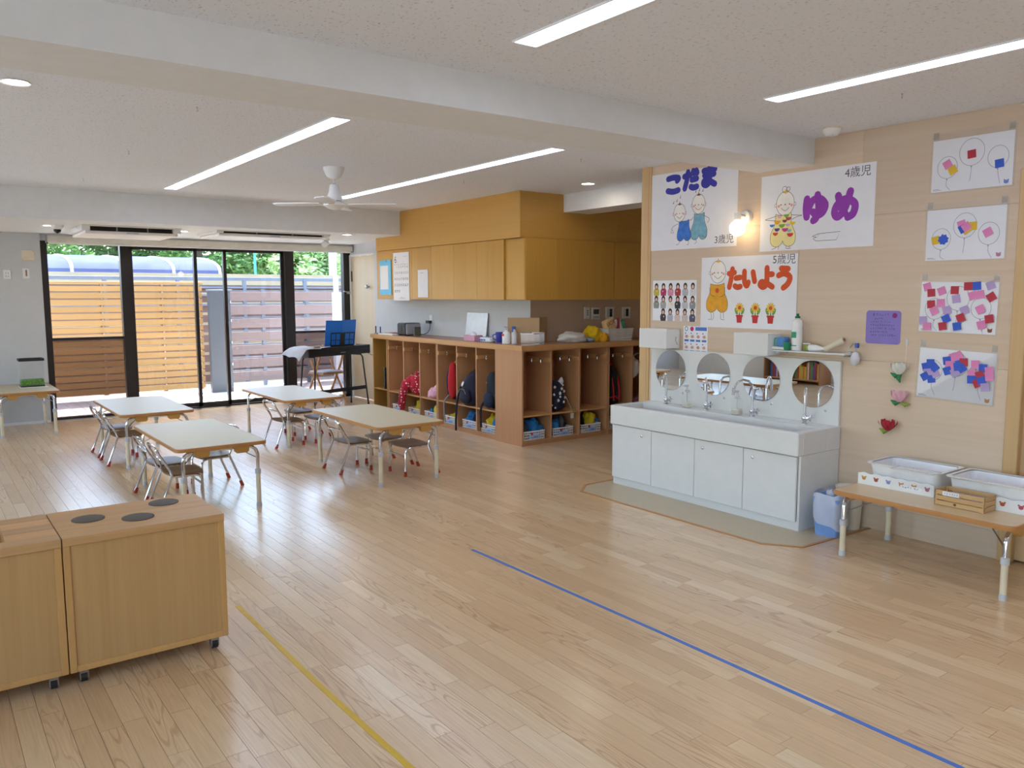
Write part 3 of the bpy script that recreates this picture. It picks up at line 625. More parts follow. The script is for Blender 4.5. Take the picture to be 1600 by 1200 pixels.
# ---------------------------------------------------------------- lockers
OCHRE = WOOD('ochre_panel', 'b98c48', 'a67a3c', 'z', .6, .45)
def hookrail(t, x, out, H=.845):
    r = ob('hook_rail', MB().box(min(x, x+out*.026), max(x, x+out*.026), -.003, .36, H-.022, H+.022, .002), BEECHX, t)
    for y in (.09, .24):
        h = MB().tube([(x+out*.026, y, H), (x+out*.045, y, H-.006), (x+out*.06, y, H-.026), (x+out*.062, y, H+.006)], .0065, 7); h.lathe([(.012, 0), (.012, .003)], (0, 0, 0), 10) if 0 else None
        h.blob((x+out*.062, y, H+.008), .011, 0, seg=8, rows=6); ob('hook', h, CHROME, r)
def lockers(label, loc, rz, edges, side, depth=.42, mat=BEECH, rails=True, shelf=.305):
    t = thing('cubby_locker', label, 'locker', loc, rz, 'cubby lockers under the counter'); H = .955; w = edges[-1]
    ob('side_panel', MB().box(0, .018, 0, depth+(.03 if side > 0 and loc[0] < 5 else 0), 0, H, .0015), mat, t); ob('side_panel', MB().box(w-.018, w, 0, depth, 0, H, .0015), mat, t)
    for e in edges[1:-1]: ob('partition', MB().box(e-.009, e+.009, .002, depth, .05, H, .001), mat, t)
    ob('plinth', MB().box(.018, w-.018, .012, depth, 0, .035), mat, t); ob('bottom_board', MB().box(.018, w-.018, .003, depth, .035, .05), mat, t)
    ob('back_panel', MB().box(.018, w-.018, depth-.012, depth, .05, H), mat, t); ob('top_rail', MB().box(.018, w-.018, .004, depth, H-.012, H), mat, t)
    for a, b in zip(edges, edges[1:]):
        a2 = a+(.018 if a == 0 else .009); b2 = b-(.018 if b == w else .009)
        ob('shelf', MB().box(a2, b2, .004, depth-.012, shelf-.016, shelf), mat if mat is OCHRE else BEECHX, t)
        if rails: hookrail(t, a2 if side < 0 else b2, 1 if side < 0 else -1)
    return t
RZ = -math.pi/2
lockers('narrow ochre open locker at the door end of the counter', (4.80, 9.52, 0), RZ, [0, .39], -1, mat=OCHRE, rails=False, shelf=.31)
lockers('three-bay wooden cubby locker with the red polka-dot bag', (4.80, 9.11, 0), RZ, [0, .40, .79, 1.185], -1)
lockers('three-bay wooden cubby locker with the navy backpack, next to the corner', (4.80, 7.92, 0), RZ, [0, .41, .795, 1.165], -1)
lockers('three-bay corner cubby locker with the star-print backpack', (4.79, 6.30, 0), 0, [0, .375, .755, 1.155], 1, depth=.42)
lockers('cubby locker half hidden behind the wash-basin partition', (5.95, 6.30, 0), 0, [0, .36, .73, 1.0], 1, depth=.42)
wt = thing('counter_worktop', 'L-shaped wooden counter top running over all the lockers', 'worktop', (4.79, 6.30, .955))
poly = [(-.015, -.015), (2.155, -.015), (2.155, .42), (.43, .42), (.43, 3.235), (-.015, 3.235)]
ob('slab', MB().prism(poly, 0, .048), BEECHX, wt)
ob('surface', MB().prism([(.0, .0), (2.15, .0), (2.15, .418), (.428, .418), (.428, 3.23), (.0, 3.23)], .048, .05), WOOD('counter_top', 'a87c62', '9a6e56', 'y', .6, .3), wt)
# wall cabinets
def ucab(label, loc, rz, doors, ends):
    t = thing('wall_cabinet', label, 'cabinet', loc, rz, 'honey-brown wall cabinets'); w = ends
    ob('carcass', MB().box(0 if rz else .022, w, .02, .3 if rz else .28, 0, .615), CABW, t)
    for a, b in doors: ob('door', MB().box(a+.0012, b-.0012, 0, .0195, -.002, .612, .0012), CABW, t)
    return t
for i, (a, lb) in enumerate(((9.59, 'honey-brown wall cabinet behind the calendar, at the door end'), (8.67, 'honey-brown wall cabinet in the middle of the counter wall, with plain doors'), (7.73, 'honey-brown wall cabinet next to the recessed filler panel'))):
    ucab(lb, (4.918, a, 1.452), RZ, [(0, .46), (.46, (.92, .94, .955)[i])], .92 if i == 0 else (.94 if i == 1 else .955))
t = thing('filler_panel', 'recessed plain wood panel at the corner of the wall cabinets', 'panel', (4.94, 6.772, 1.455), RZ)
ob('panel', MB().box(0, .33, 0, .012, 0, .61), CABW, t); ob('edge_strip', MB().box(.318, .334, -.012, 0, -.003, .61), CABW, t)
ucab('wall cabinet over the nook counter, left of the gap', (4.935, 6.43, 1.45), 0, [(0, .41), (.41, .81), (.81, 1.205)], 1.21)
ucab('wall cabinet over the nook counter, beside the partition', (6.15, 6.43, 1.45), 0, [(0, .4), (.4, .8)], .8)
# papers on the cabinets
def sheet(name, label, cat, M, loc, w, h, mat=PAPER, th=.002, group=None):
    t = thing(name, label, cat, loc, 0, group, M); ob('paper', MB().box(0, w, 0, h, 0, th), mat, t); return t
cal = sheet('wall_calendar', 'large white June calendar hanging on the wall cabinets', 'calendar', MR, (4.914, 9.13, 1.435), .4, .59)
INK = P('ink_dark', '3a3a42', .6); BLUEI = P('ink_blue', '4668b8', .6); PINKI = P('ink_pink', 'e88cc0', .6)
text('month_number', '6', .12, INK, cal, .06, .5, .003); scribble('small_print', [(.25, .36, .54), (.09, .15, .475)], P('ink_grey', '9a9aa0', .6), cal, .003, 1, .022)
ob('rule', MB().box(.02, .38, .445, .447, .002, .003), INK, cal)
dd = 1
for r_ in range(5):
    for c_ in range(7):
        if (r_ == 0 and c_ < 1) or dd > 30: continue
        text('day_number', str(dd), .042, INK, cal, .045+c_*.052, .415-r_*.075, .003); dd += 1
scribble('footer_print', [(.15, .3, .03)], INK, cal, .003, 2, .024)
cb = sheet('clip_folder', 'sky-blue folder with a white paper, hung at the end of the wall cabinets', 'folder', MR, (4.914, 9.495, 1.505), .31, .44, P('sky_blue', '6cc0e8', .5), .006)
ob('white_sheet', MB().box(.025, .235, .07, .37, .006, .008), PAPER, cb); ob('clip', MB().box(.1, .2, .415, .44, .006, .014, .002), P('sky_blue', '6cc0e8', .5), cb)
nt_ = sheet('notice_sheet', 'plain white notice sheet taped to the wall cabinet beside the calendar', 'paper', MR, (4.914, 8.52, 1.475), .235, .325)
ob('heading', MB().box(.06, .14, .285, .29, .002, .0025), P('ink_grey', '9a9aa0', .6), nt_)
# ---------------------------------------------------------------- baskets and their contents
def basket(label, loc, rz):
    t = thing('slotted_basket', label, 'basket', loc, rz, 'white slotted baskets in the lockers'); w, d, h = .27, .33, .085
    b = MB().box(-w/2+.01, w/2-.01, .01, d-.01, 0, .004)
    ob('bottom', b, PLAST, t)
    m = MB(); 
    for z, e in ((.002, .008), (.03, .004), (.056, .002), (.078, 0)):
        q = .0045 if z < .07 else .008
        m.box(-w/2+e, w/2-e, e, e+.003, z, z+q*1.6).box(-w/2+e, w/2-e, d-e-.003, d-e, z, z+q*1.6).box(-w/2+e, -w/2+e+.003, e, d-e, z, z+q*1.6).box(w/2-e-.003, w/2-e, e, d-e, z, z+q*1.6)
    k = 11
    for i in range(k+1):
        x = -w/2+.008+(w-.016)*i/k; m.box(x-.003, x+.003, .003, .006, 0, .08).box(x-.003, x+.003, d-.006, d-.003, 0, .08)
    for i in range(13):
        y = .008+(d-.016)*i/12; m.box(-w/2+.003, -w/2+.006, y-.003, y+.003, 0, .08).box(w/2-.006, w/2-.003, y-.003, y+.003, 0, .08)
    ob('lattice', m, PLAST, t, None)
    cdd = ob('name_card', MB().box(-.06, .06, -.003, .0, .014, .058), P('card_blue', 'a8c4e4', .6), t)
    ob('mark', MB().box(-.045, -.02, -.0045, -.003, .05, .078), P('mark_red', 'c8483c', .6), cdd); ob('print', MB().box(-.01, .045, -.0036, -.003, .03, .036).box(-.04, .045, -.0036, -.003, .02, .025), BLUEI, cdd)
    return t
def cloth(name, label, loc, r, mat, seed, cat='cloth', amp=.45, freq=2.2, lim=None):
    """crumpled cloth; lim = (x0, x1, y0, y1, z1) of the space it is pressed into, world axes"""
    m = MB().blob((0, 0, r[2]*.6), r, amp, freq, seed, 26, 16, flat=0)
    if lim: m.v = [(min(max(x, lim[0]-loc[0]), lim[1]-loc[0]), min(max(y, lim[2]-loc[1]), lim[3]-loc[1]), min(z, lim[4]-loc[2])) for x, y, z in m.v]
    return tag(ob(name, m, mat, smooth=80, loc=loc), label, cat)
BL = P('cloth_blue', '2f7fc0', .9, bump=.3); YE = P('cloth_yellow', 'e0c62a', .9, bump=.3); NV = P('cloth_navy', '1e2340', .9, bump=.3); GR = P('cloth_grey', '565660', .9, bump=.3)
run1 = [(8.915, 'the door-end bay of the polka-dot locker'), (8.515, 'the polka-dot bag bay'), (8.125, 'the pink pouch bay'), (7.69, 'the red and navy bag bay'), (7.315, 'the navy backpack bay'), (6.925, 'the bay beside the corner panel')]
b0 = None
for i, (y, w) in enumerate(run1):
    lb = 'white slotted basket on the floor of '+w; off = (0, 0, 0, .0, -.012, .01)[i]
    if b0 is None: b0 = basket(lb, (4.825, y+off, .05), RZ)
    else: dup(b0, (4.825, y+off, .05), RZ, lb)
run2 = [(4.965, 'the empty corner bay'), (5.345, 'the star-print backpack bay'), (5.735, 'the bay left of the black bag'), (6.12, 'the black bag bay')]
for x, w in run2: dup(b0, (x, 6.325, .05), 0, 'white slotted basket on the floor of '+w)
def in1(yc, a=-1., b=1.): return (4.837, 5.143, yc+.124*a, yc+.124*b, .262)      # inside a basket of the first run, from share a to b of its width
def in2(xc, a=-1., b=1.): return (xc+.124*a, xc+.124*b, 6.337, 6.643, .262)
ZF = .0545
Y1 = [8.915, 8.515, 8.125, 7.69, 7.303, 6.935]; X2 = [4.965, 5.345, 5.735]
for (x, y, r, m, s, lim, lb) in (
    (4.97, 8.9, (.11, .1, .1), BL, 1, in1(Y1[0]), 'crumpled blue cloth in the basket of the door-end bay'),
    (4.95, 8.48, (.12, .1, .11), YE, 2, in1(Y1[1]), 'yellow-green cloth in the basket below the polka-dot bag'),
    (4.93, 8.065, (.08, .075, .11), YE, 3, in1(Y1[2], -1, .05), 'round yellow cap in the basket below the pink pouch'), (4.93, 8.19, (.08, .06, .08), BL, 4, in1(Y1[2], .05, 1), 'small blue cloth beside the yellow cap'),
    (4.96, 7.69, (.12, .1, .08), YE, 5, in1(Y1[3]), 'flat yellow cloth in the basket below the red and navy bag'),
    (4.93, 7.36, (.1, .07, .1), BL, 6, in1(Y1[4], 0, 1), 'folded sky-blue cloth in the basket below the navy backpack'), (4.97, 7.245, (.1, .07, .11), NV, 7, in1(Y1[4], -1, 0), 'black cloth beside the folded sky-blue cloth'),
    (4.95, 6.99, (.1, .06, .11), YE, 8, in1(Y1[5], 0, 1), 'yellow cloth in the basket beside the corner panel'), (4.95, 6.88, (.09, .06, .12), BL, 9, in1(Y1[5], -1, 0), 'blue cloth next to the yellow one beside the corner panel'),
    (4.905, 6.5, (.07, .1, .11), GR, 10, in2(X2[0], -1, 0), 'grey cloth in the basket of the empty corner bay'), (5.02, 6.44, (.075, .09, .12), BL, 11, in2(X2[0], 0, 1), 'blue cloth flopping over the basket of the empty corner bay'),
    (5.40, 6.5, (.08, .1, .12), GR, 12, in2(X2[1], 0, 1), 'grey cloth in the basket below the star-print backpack'), (5.285, 6.43, (.07, .08, .1), BL, 13, in2(X2[1], -1, 0), 'blue cloth in the basket below the star-print backpack'),
    (5.67, 6.5, (.08, .09, .12), NV, 14, in2(X2[2], -1, 0), 'navy cloth in the basket left of the black bag'), (5.79, 6.44, (.09, .09, .12), YE, 15, in2(X2[2], 0, 1), 'yellow and blue shirt spilling over the basket left of the black bag')):
    c = cloth('folded_cloth', lb, (x, y, ZF), r, m, s, lim=lim)
    if s in (11, 15):   # the part that hangs over the basket rim towards the right
        xe = (X2[0] if s == 11 else X2[2])+.139; ob('hanging_sleeve', MB().tube([(a-x, 6.40-y, z-ZF) for a, z in ((xe-.06, .155), (xe-.02, .168), (xe+.012, .158), (xe+.022, .13), (xe+.022, .10))], [.026, .024, .018, .017, .012], 10), BL, c, 80)

# ---------------------------------------------------------------- bags
def DOTS(name, bgc, dot, sc, th=.25):
    if name in MC: return MC[name]
    m, t, b = base(name); L = t.links; tc = t.nodes.new('ShaderNodeTexCoord'); v = t.nodes.new('ShaderNodeTexVoronoi'); v.inputs['Scale'].default_value = sc; v.inputs['Randomness'].default_value = .35
    L.new(tc.outputs['Object'], v.inputs['Vector']); r = t.nodes.new('ShaderNodeValToRGB'); r.color_ramp.interpolation = 'CONSTANT'; e = r.color_ramp.elements
    e[0].color = (*lin(dot), 1); e[1].position = th; e[1].color = (*lin(bgc), 1); L.new(v.outputs['Distance'], r.inputs[0]); L.new(r.outputs[0], b.inputs['Base Color']); b.inputs['Roughness'].default_value = .85; MC[name] = m; return m
RED = P('bag_red', 'c4202c', .8); POLKA = DOTS('polka_red', 'b81832', 'f4dce0', 30, .3)
t = thing('polka_dot_bag', 'red polka-dot cloth bag hanging out of a cubby', 'bag', (4.9, 8.47, .305))
ob('body', MB().blob((0, 0, .13), (.12, .125, .14), .3, 2, 3, 24, 16, flat=0), POLKA, t, 80)
ob('hanging_flap', MB().tube([(-.04, .06, .2), (-.13, .13, .12), (-.16, .16, 0), (-.16, .19, -.12), (-.15, .19, -.2)], [.06, .06, .045, .045, .025], 14), POLKA, t, 80); ob('cord', MB().tube([(.04, 0, .24), (.06, -.04, .4), (.06, -.08, .535)], .006, 6), RED, t)
t = thing('pink_pouch', 'pink print drawstring pouch lying on a cubby shelf', 'bag', (4.86, 8.07, .305)); PK2 = DOTS('pouch_pink', 'e8a8bc', 'f6e0e6', 45, .3)
ob('body', MB().blob((0, 0, .05), (.08, .1, .07), .4, 2, 8, 20, 12, flat=0), PK2, t, 80); ob('neck', MB().tube([(0, -.02, .09), (.02, -.05, .15), (.03, -.07, .19)], [.045, .03, .04], 12), PK2, t, 80)
t = thing('sports_bag', 'red and navy bag hanging with a grey strap', 'bag', (4.865, 7.66, .36))
ob('body', MB().blob((.02, .045, .17), (.09, .06, .2), .15, 2, 4, 20, 14), P('bag_navy', '1e2036', .8), t, 80); ob('red_side', MB().blob((-.04, -.035, .19), (.06, .04, .2), .15, 2, 6, 18, 14), RED, t, 80)
ob('strap', MB().tube([(-.02, .02, .05), (-.1, .03, -.02), (-.115, .035, -.07), (-.115, .03, -.2), (-.11, .02, -.28)], .008, 6), GREY, t); ob('handle', MB().tube([(0, -.05, .36), (.03, -.06, .44), (.05, -.06, .48), (.03, -.02, .42), (0, .02, .36)], .008, 6), P('strap_yellow', 'c8a030', .7), t)
t = thing('navy_backpack', 'plump navy backpack with a white badge sitting on a cubby shelf', 'backpack', (4.92, 7.29, .305)); NVP = P('backpack_navy', '15142c', .75, bump=.2)
ob('body', MB().tube([(.0, 0, .013), (-.006, 0, .034), (-.03, -.0, .14), (-.01, 0, .25), (.03, 0, .33), (.05, 0, .37)], [.09, .135, .145, .135, .09, .03], 18), NVP, t, 80); ob('pocket', MB().blob((-.15, -.01, .11), (.05, .09, .085), .05, 2, 1, 18, 12, .8), NVP, t, 80); ob('zip', MB().tube([(-.2, -.08, .14), (-.195, -.04, .185), (-.195, .03, .185), (-.2, .07, .14)], .003, 5), GREY, t); ob('zip', MB().tube([(-.09, -.12, .16), (-.1, -.08, .28), (-.07, 0, .335), (-.1, .08, .28), (-.09, .12, .16)], .004, 5), GREY, t)
ob('badge', MB().lathe([(.03, 0), (.03, .006), (.024, .009)], seg=18), PAPER, t, loc=(-.15, .045, .235), rot=(-.3, -1.2, 0)); ob('strap', MB().tube([(-.06, .1, .3), (-.12, .13, .2), (-.15, .15, .08), (-.16, .16, -.03), (-.165, .17, -.18), (-.165, .17, -.29)], .012, 6), NVP, t)
ob('zip_pull', MB().blob((-.17, -.05, .05), (.007, .007, .012), 0, seg=8, rows=6), PAPER, t); ob('top_handle', MB().tube([(0, -.04, .33), (0, -.03, .38), (0, .03, .38), (0, .04, .33)], .008, 6), NVP, t)
t = thing('dark_backpack', 'dark blue-green backpack with a dangling strap beside the corner panel', 'backpack', (4.94, 6.91, .305)); DKG = P('backpack_dark', '181e28', .8, bump=.2)
ob('body', MB().blob((0, 0, .2), (.13, .105, .21), .1, 1.6, 5, 22, 16, .8, 0), DKG, t, 80); ob('pocket', MB().blob((-.12, 0, .1), (.045, .075, .085), .05, 2, 1, 18, 12, .8), P('backpack_navy2', '142038', .75), t, 80)
ob('strap', MB().tube([(-.08, .09, .12), (-.15, .1, .03), (-.155, .11, -.03), (-.15, .11, -.2)], .012, 6), DKG, t); ob('zip_pull', MB().blob((-.125, .04, .28), (.006, .006, .012), 0, seg=8, rows=6), YE, t)
t = thing('star_backpack', 'black backpack printed with white stars, with white ears', 'backpack', (5.302, 6.43, .305)); SB = P('star_navy', '151a30', .75)
ob('body', MB().blob((0, 0, .155), (.105, .1, .16), .04, 1.6, 2, 24, 16, .85, 0), SB, t, 80); ob('pocket', MB().blob((0, -.07, .085), (.075, .045, .075), .03, 2, 2, 20, 12, .8), SB, t, 80)
for x in (-.08, .075): ob('ear', MB().tube([(x, -.01, .28), (x*1.1, -.02, .31), (x*1.15, -.02, .345)], [.03, .028, .008], 10), PAPER, t)
def star(m, x, z, s, y):
    p = [(x+s*(1 if k % 2 == 0 else .42)*math.sin(k*math.pi/5), z+s*(1 if k % 2 == 0 else .42)*math.cos(k*math.pi/5)) for k in range(10)]
    m.add([(a, y, b) for a, b in p]+[(a, y+.012, b) for a, b in p], [tuple(range(10))]+[(i, (i+1) % 10, 10+(i+1) % 10, 10+i) for i in range(10)])
for x, z, s, y in ((-.05, .255, .017, -.083), (.03, .235, .017, -.096), (-.07, .18, .016, -.094), (-.0, .19, .02, -.108), (.07, .205, .016, -.088), (.085, .14, .014, -.086), (-.03, .12, .018, -.118), (.04, .1, .016, -.117), (-.085, .07, .013, -.08), (.0, .155, .012, -.112), (.06, .27, .012, -.08), (-.06, .045, .012, -.105)):
    m = MB(); star(m, x, z, s, y); ob('star', m, PAPER, t, None)
ob('tag_cord', MB().tube([(.1, -.07, .15), (.12, -.132, .04), (.13, -.14, -.02)], .002, 5), CREAM, t); ob('name_tag', MB().box(.11, .15, -.145, -.139, -.075, -.02, .002), IVORY, t)
t = thing('black_red_bag', 'black bag with red straps standing in a cubby', 'backpack', (6.09, 6.44, .305)); BK = P('bag_black', '16161c', .8)
ob('body', MB().blob((0, 0, .2), (.1, .1, .23), .06, 1.6, 2, 22, 16, .8, 0), BK, t, 80)
for x in (-.035, .05): ob('red_strap', MB().tube([(x, -.085, .3), (x, -.11, .18), (x+.015, -.1, .05)], .008, 6), RED, t)
ob('red_trim', MB().tube([(-.085, -.06, .08), (0, -.112, .1), (.09, -.06, .05)], .008, 6), RED, t); ob('handle', MB().tube([(-.03, 0, .42), (-.03, 0, .45), (.03, 0, .45), (.03, 0, .42)], .007, 6), RED, t)
t = thing('white_cushion', 'white cloth bundle hanging in the half-hidden cubby', 'bag', (6.42, 6.42, .6)); ob('body', MB().blob((0, 0, .1), (.09, .08, .12), .3, 2, 2, 20, 14), P('cloth_white', 'e6e4e0', .9), t, 80); ob('cord', MB().tube([(0, 0, .2), (.05, 0, .24), (.1, 0, .25)], .006, 6), PAPER, t)
cloth('pink_cloth', 'mauve folded cloth on the shelf of the half-hidden cubby', (6.48, 6.45, .305), (.13, .12, .04), P('cloth_mauve', 'a06a90', .9), 5)
t = thing('picture_book', 'dark-covered picture book standing in the narrow ochre locker', 'book', (4.93, 9.26, .31), .1)
ob('cover', MB().box(-.11, .11, -.012, -.009, 0, .27).box(-.11, .11, .009, .012, 0, .27).box(-.113, -.11, -.012, .012, 0, .27), P('booklet', '3a3238', .5, var=.5, scale=20), t); ob('pages', MB().box(-.108, .105, -.009, .009, .004, .266), PAPER, t)
t = thing('wooden_ruler', 'long pale stick leaning in the narrow ochre locker', 'stick', (4.86, 9.193, .31)); ob('stick', MB(Matrix.Rotation(.08, 4, 'X')).box(-.012, .012, -.004, .004, 0, .46, .001), TRIMW, t); ob('tip', MB(Matrix.Rotation(.08, 4, 'X')).box(-.013, .013, -.005, .005, .46, .48, .001), BLACK, t)
# ---------------------------------------------------------------- things on the counter
ZT = 1.005
t = thing('radio', 'black compact radio with a grey side speaker on the counter', 'radio', (4.96, 8.84, ZT), RZ)
ob('body', MB().box(-.1, .1, -.11, .11, .004, .155, .012), P('radio_navy', '17181f', .35), t); ob('side_speaker', MB().box(.1, .115, -.1, .1, .012, .148, .006), P('radio_grey', 'a8a8b4', .5), t)
ob('front_grille', MB().box(-.09, .02, -.113, -.11, .02, .14, .002), BLACK, t); ob('display', MB().box(.03, .09, -.113, -.11, .1, .135), P('display', '3a4a52', .2), t); ob('feet', MB().box(-.09, -.07, -.09, .09, 0, .004).box(.07, .09, -.09, .09, 0, .004), BLACK, t)
t = thing('cd_case', 'upright grey-green case standing beside the radio', 'case', (4.98, 8.67, ZT), RZ); ob('shell', MB().box(-.01, .01, -.045, .045, 0, .11, .002), P('case_green', '5a5e4c', .5), t); ob('spine', MB().box(-.011, .011, -.048, -.045, .005, .105), GREY, t)
t = thing('white_board_sheet', 'long white board lying flat on the counter edge below the radio', 'board', (4.85, 9.13, ZT), RZ); ob('board', MB().box(-.2, .18, -.06, .06, 0, .012, .003), PLAST, t); ob('rim', MB().box(-.2, .18, -.064, -.06, 0, .016, .001), PLAST, t)
t = thing('red_booklet', 'reddish printed leaflets lying at the door end of the counter', 'booklet', (5.03, 9.37, ZT), RZ); ob('leaflet', MB().box(-.1, .1, -.1, .1, 0, .008), P('leaflet_red', 'a0625a', .6, var=.4, scale=40), t); ob('top_leaflet', MB(Matrix.Rotation(.2, 4, 'Z')).box(-.09, .09, -.08, .08, .008, .014), P('leaflet_red2', 'b48478', .6, var=.4, scale=40), t)
t = thing('plug_adapter', 'black power adapter plugged into the white wall above the counter', 'adapter', (5.22, 8.74, 1.165), RZ)
ob('plate', MB().box(-.035, .035, -.006, 0, -.01, .09, .002), PLAST, t); ob('plug', MB().box(-.055, .03, -.05, -.006, -.015, .02, .004), BLACK, t); ob('cord', MB().tube([(.025, -.03, -.01), (.03, -.035, -.08), (0, -.05, -.13), (-.05, -.08, -.152), (-.12, -.12, -.152)], .004, 6), BLACK, t)
t = thing('door_stopper_pens', 'two dark pens standing at the end of the counter', 'pens', (4.84, 9.50, ZT)); ob('pen', MB().cyl((0, 0, 0), (0, 0, .1), .008, 8), BLACK, t); ob('pen', MB().cyl((.05, -.03, 0), (.05, -.03, .09), .008, 8), P('pen_navy', '2a3a5c', .5), t); ob('holder', MB().box(-.02, .07, -.05, .02, 0, .012, .002), GREY, t)
CLEARW = P('milky_plastic', 'e6e4ea', .25, trans=.25, coat=.3); CLEAR = GLASS('clear_plastic', (.995, .995, .997), .014, .04, .014, (.95, .95, .96), .25)
t = thing('plastic_pouch', 'clear plastic wallet with white papers leaning on the wall', 'wallet', (5.184, 7.68, ZT), RZ)
q = MB(Matrix.Rotation(-.12, 4, 'X')); q.box(-.2, .2, -.012, 0, 0, .285, .003); ob('papers', q, PAPER, t); q = MB(Matrix.Rotation(-.12, 4, 'X')); q.box(-.21, .21, -.018, -.013, 0, .295, .002); ob('sleeve', q, CLEARW, t); ob('pink_strip', MB(Matrix.Rotation(-.12, 4, 'X')).box(-.02, .18, -.02, -.0185, .0, .02), PINKI, t)
t = thing('tissue_box', 'pink tissue box on the counter', 'box', (4.90, 7.32, ZT), RZ); ob('carton', MB().box(-.105, .105, -.055, .055, 0, .062, .002), P('tissue_pink', 'd8a0b4', .6), t); ob('tissue', MB().blob((0, 0, .07), (.05, .02, .03), .4, 3, 2, 14, 8), PAPER, t, 80); ob('opening', MB().box(-.07, .07, -.02, .02, .062, .064), PAPER, t)
t = thing('wipes_pack', 'white wipes pack with blue dots beside the pink tissue box', 'packet', (4.91, 7.06, ZT), RZ); ob('pack', MB().blob((0, 0, .022), (.1, .06, .028), .08, 2, 3, 20, 12, .6, 0), PLAST, t, 80); ob('lid', MB().box(-.045, .045, -.03, .03, .046, .055, .004), P('wipes_blue', '7cb4e0', .4), t)
for k in range(4): ob('dot', MB().box(-.07+k*.03, -.052+k*.03, -.062, -.058, .012, .034), BLUEI, t)
def cup(name, label, loc, r0, r1, h, mat, hollow=True):
    t = thing(name, label, 'cup', loc); ob('wall', MB().lathe([(r0*.96, 0), (r0, .002), (r1, h), (r1-.004, h), (r0-.004, .006), (.001, .006)], seg=24), mat, t, 40); return t
c = cup('toothbrush_cup', 'violet-blue plastic cup on the counter', (4.93, 6.87, ZT), .035, .044, .11, P('cup_violet', '3c46b4', .35)); ob('handle', MB().tube([(-.04, .0, .09), (-.065, .03, .08), (-.06, .035, .04), (-.037, 0, .03)], .006, 7), P('cup_violet', '3c46b4', .35), c)
t = thing('gel_bottle', 'white pump bottle with a red heart label on the counter', 'bottle', (4.88, 6.68, ZT)); ob('body', MB().lathe([(.042, 0), (.045, .01), (.045, .1), (.03, .12), (.016, .125), (.016, .14)], seg=20), PLAST, t, 40)
ob('pump', MB().cyl((0, 0, .14), (0, 0, .165), .007, 8).box(-.035, .012, -.008, .008, .165, .176, .002), CLEARW, t); ob('label', MB().box(-.047, -.0445, -.02, .02, .078, .104, .001), P('heart_red', 'd0382c', .5), t)
t = thing('spray_bottle', 'slim clear spray bottle with a blue trigger beside the cardboard', 'bottle', (4.92, 6.60, ZT)); ob('body', MB().lathe([(.028, 0), (.03, .01), (.03, .11), (.012, .14), (.012, .15)], seg=16), CLEARW, t, 40); ob('trigger', MB().box(-.03, .015, -.01, .01, .15, .178, .003).box(-.028, -.02, -.005, .005, .12, .15), BLUEI, t)
CARD = P('cardboard', 'b4946c', .8, var=.05)
t = thing('cardboard_sheet', 'brown cardboard sheet standing folded in the counter corner', 'cardboard', (4.97, 6.78, ZT)); ob('left_leaf', MB(Matrix.Rotation(-.95, 4, 'Z')).box(0, .34, -.003, .003, 0, .262), CARD, t)
ob('right_leaf', MB(Matrix.Translation((.34*math.cos(.95), -.34*math.sin(.95), 0)) @ Matrix.Rotation(.35, 4, 'Z')).box(0, .15, -.003, .003, 0, .268), P('cardboard_dark', 'a08058', .8, var=.05), t)
t = thing('clear_basket', 'clear ribbed plastic basket in the counter corner', 'basket', (5.0, 6.40, ZT), .5); m = MB()
for k in range(14):
    for yy in (-.07, .07): m.box(-.13+k*.02, -.124+k*.02, yy-.002, yy+.002, 0, .11)
ob('ribs', m, CLEAR, t, None); ob('rim', MB().box(-.14, .14, -.075, -.07, .108, .118).box(-.14, .14, .07, .075, .108, .118).box(-.14, -.135, -.075, .075, .108, .118).box(.135, .14, -.075, .075, .108, .118), CLEARW, t); ob('tray', MB().box(-.135, .135, -.07, .07, 0, .004), CLEARW, t); ob('end_wall', MB().box(-.137, -.134, -.07, .07, 0, .11).box(.134, .137, -.07, .07, 0, .11), CLEAR, t)
t = thing('acrylic_block', 'small clear acrylic stand behind the ribbed basket', 'stand', (5.42, 6.62, ZT)); ob('plate', MB().box(-.03, .03, -.003, .003, 0, .17), CLEAR, t); ob('foot', MB().box(-.04, .04, -.03, .03, 0, .004), CLEAR, t)
cloth('white_cloth_heap', 'heap of white cloth on the nook counter', (5.57, 6.45, ZT), (.17, .12, .065), P('cloth_offwhite', 'dcd8d0', .9), 3, amp=.35, lim=(5.3, 5.712, 6.3, 6.7, 1.2))
cloth('grey_cloth', 'grey-blue folded cloth under the yellow garment', (5.75, 6.42, ZT), (.08, .09, .03), P('cloth_greyblue', '8c98a4', .9), 9, amp=.2, lim=(5.706, 5.796, 6.3, 6.7, 1.2))
cloth('yellow_garment', 'bright yellow crumpled garment on the nook counter', (5.885, 6.48, ZT), (.12, .10, .095), P('garment_yellow', 'e8c018', .85, bump=.4), 6, 'garment', .4, lim=(5.79, 5.978, 6.385, 6.7, 1.2))
cloth('yellow_sleeve', 'orange-yellow rumpled sleeve beside the towel basket', (5.92, 6.345, ZT), (.06, .045, .055), P('garment_orange', 'e0a018', .85, bump=.4), 12, 'garment', .4, lim=(5.8, 5.978, 6.295, 6.39, 1.2))
t = thing('towel_basket', 'large white woven basket full of striped towels on the nook counter', 'basket', (6.17, 6.47, ZT)); m = MB()
for k in range(6): m.box(-.165-.004*k, .165+.004*k, -.13, -.122, .002+k*.02, .02+k*.02, .003).box(-.165-.004*k, -.157-.004*k, -.13, .12, .002+k*.02, .02+k*.02, .003).box(.157+.004*k, .165+.004*k, -.13, .12, .002+k*.02, .02+k*.02, .003).box(-.165-.004*k, .165+.004*k, .112, .12, .002+k*.02, .02+k*.02, .003)
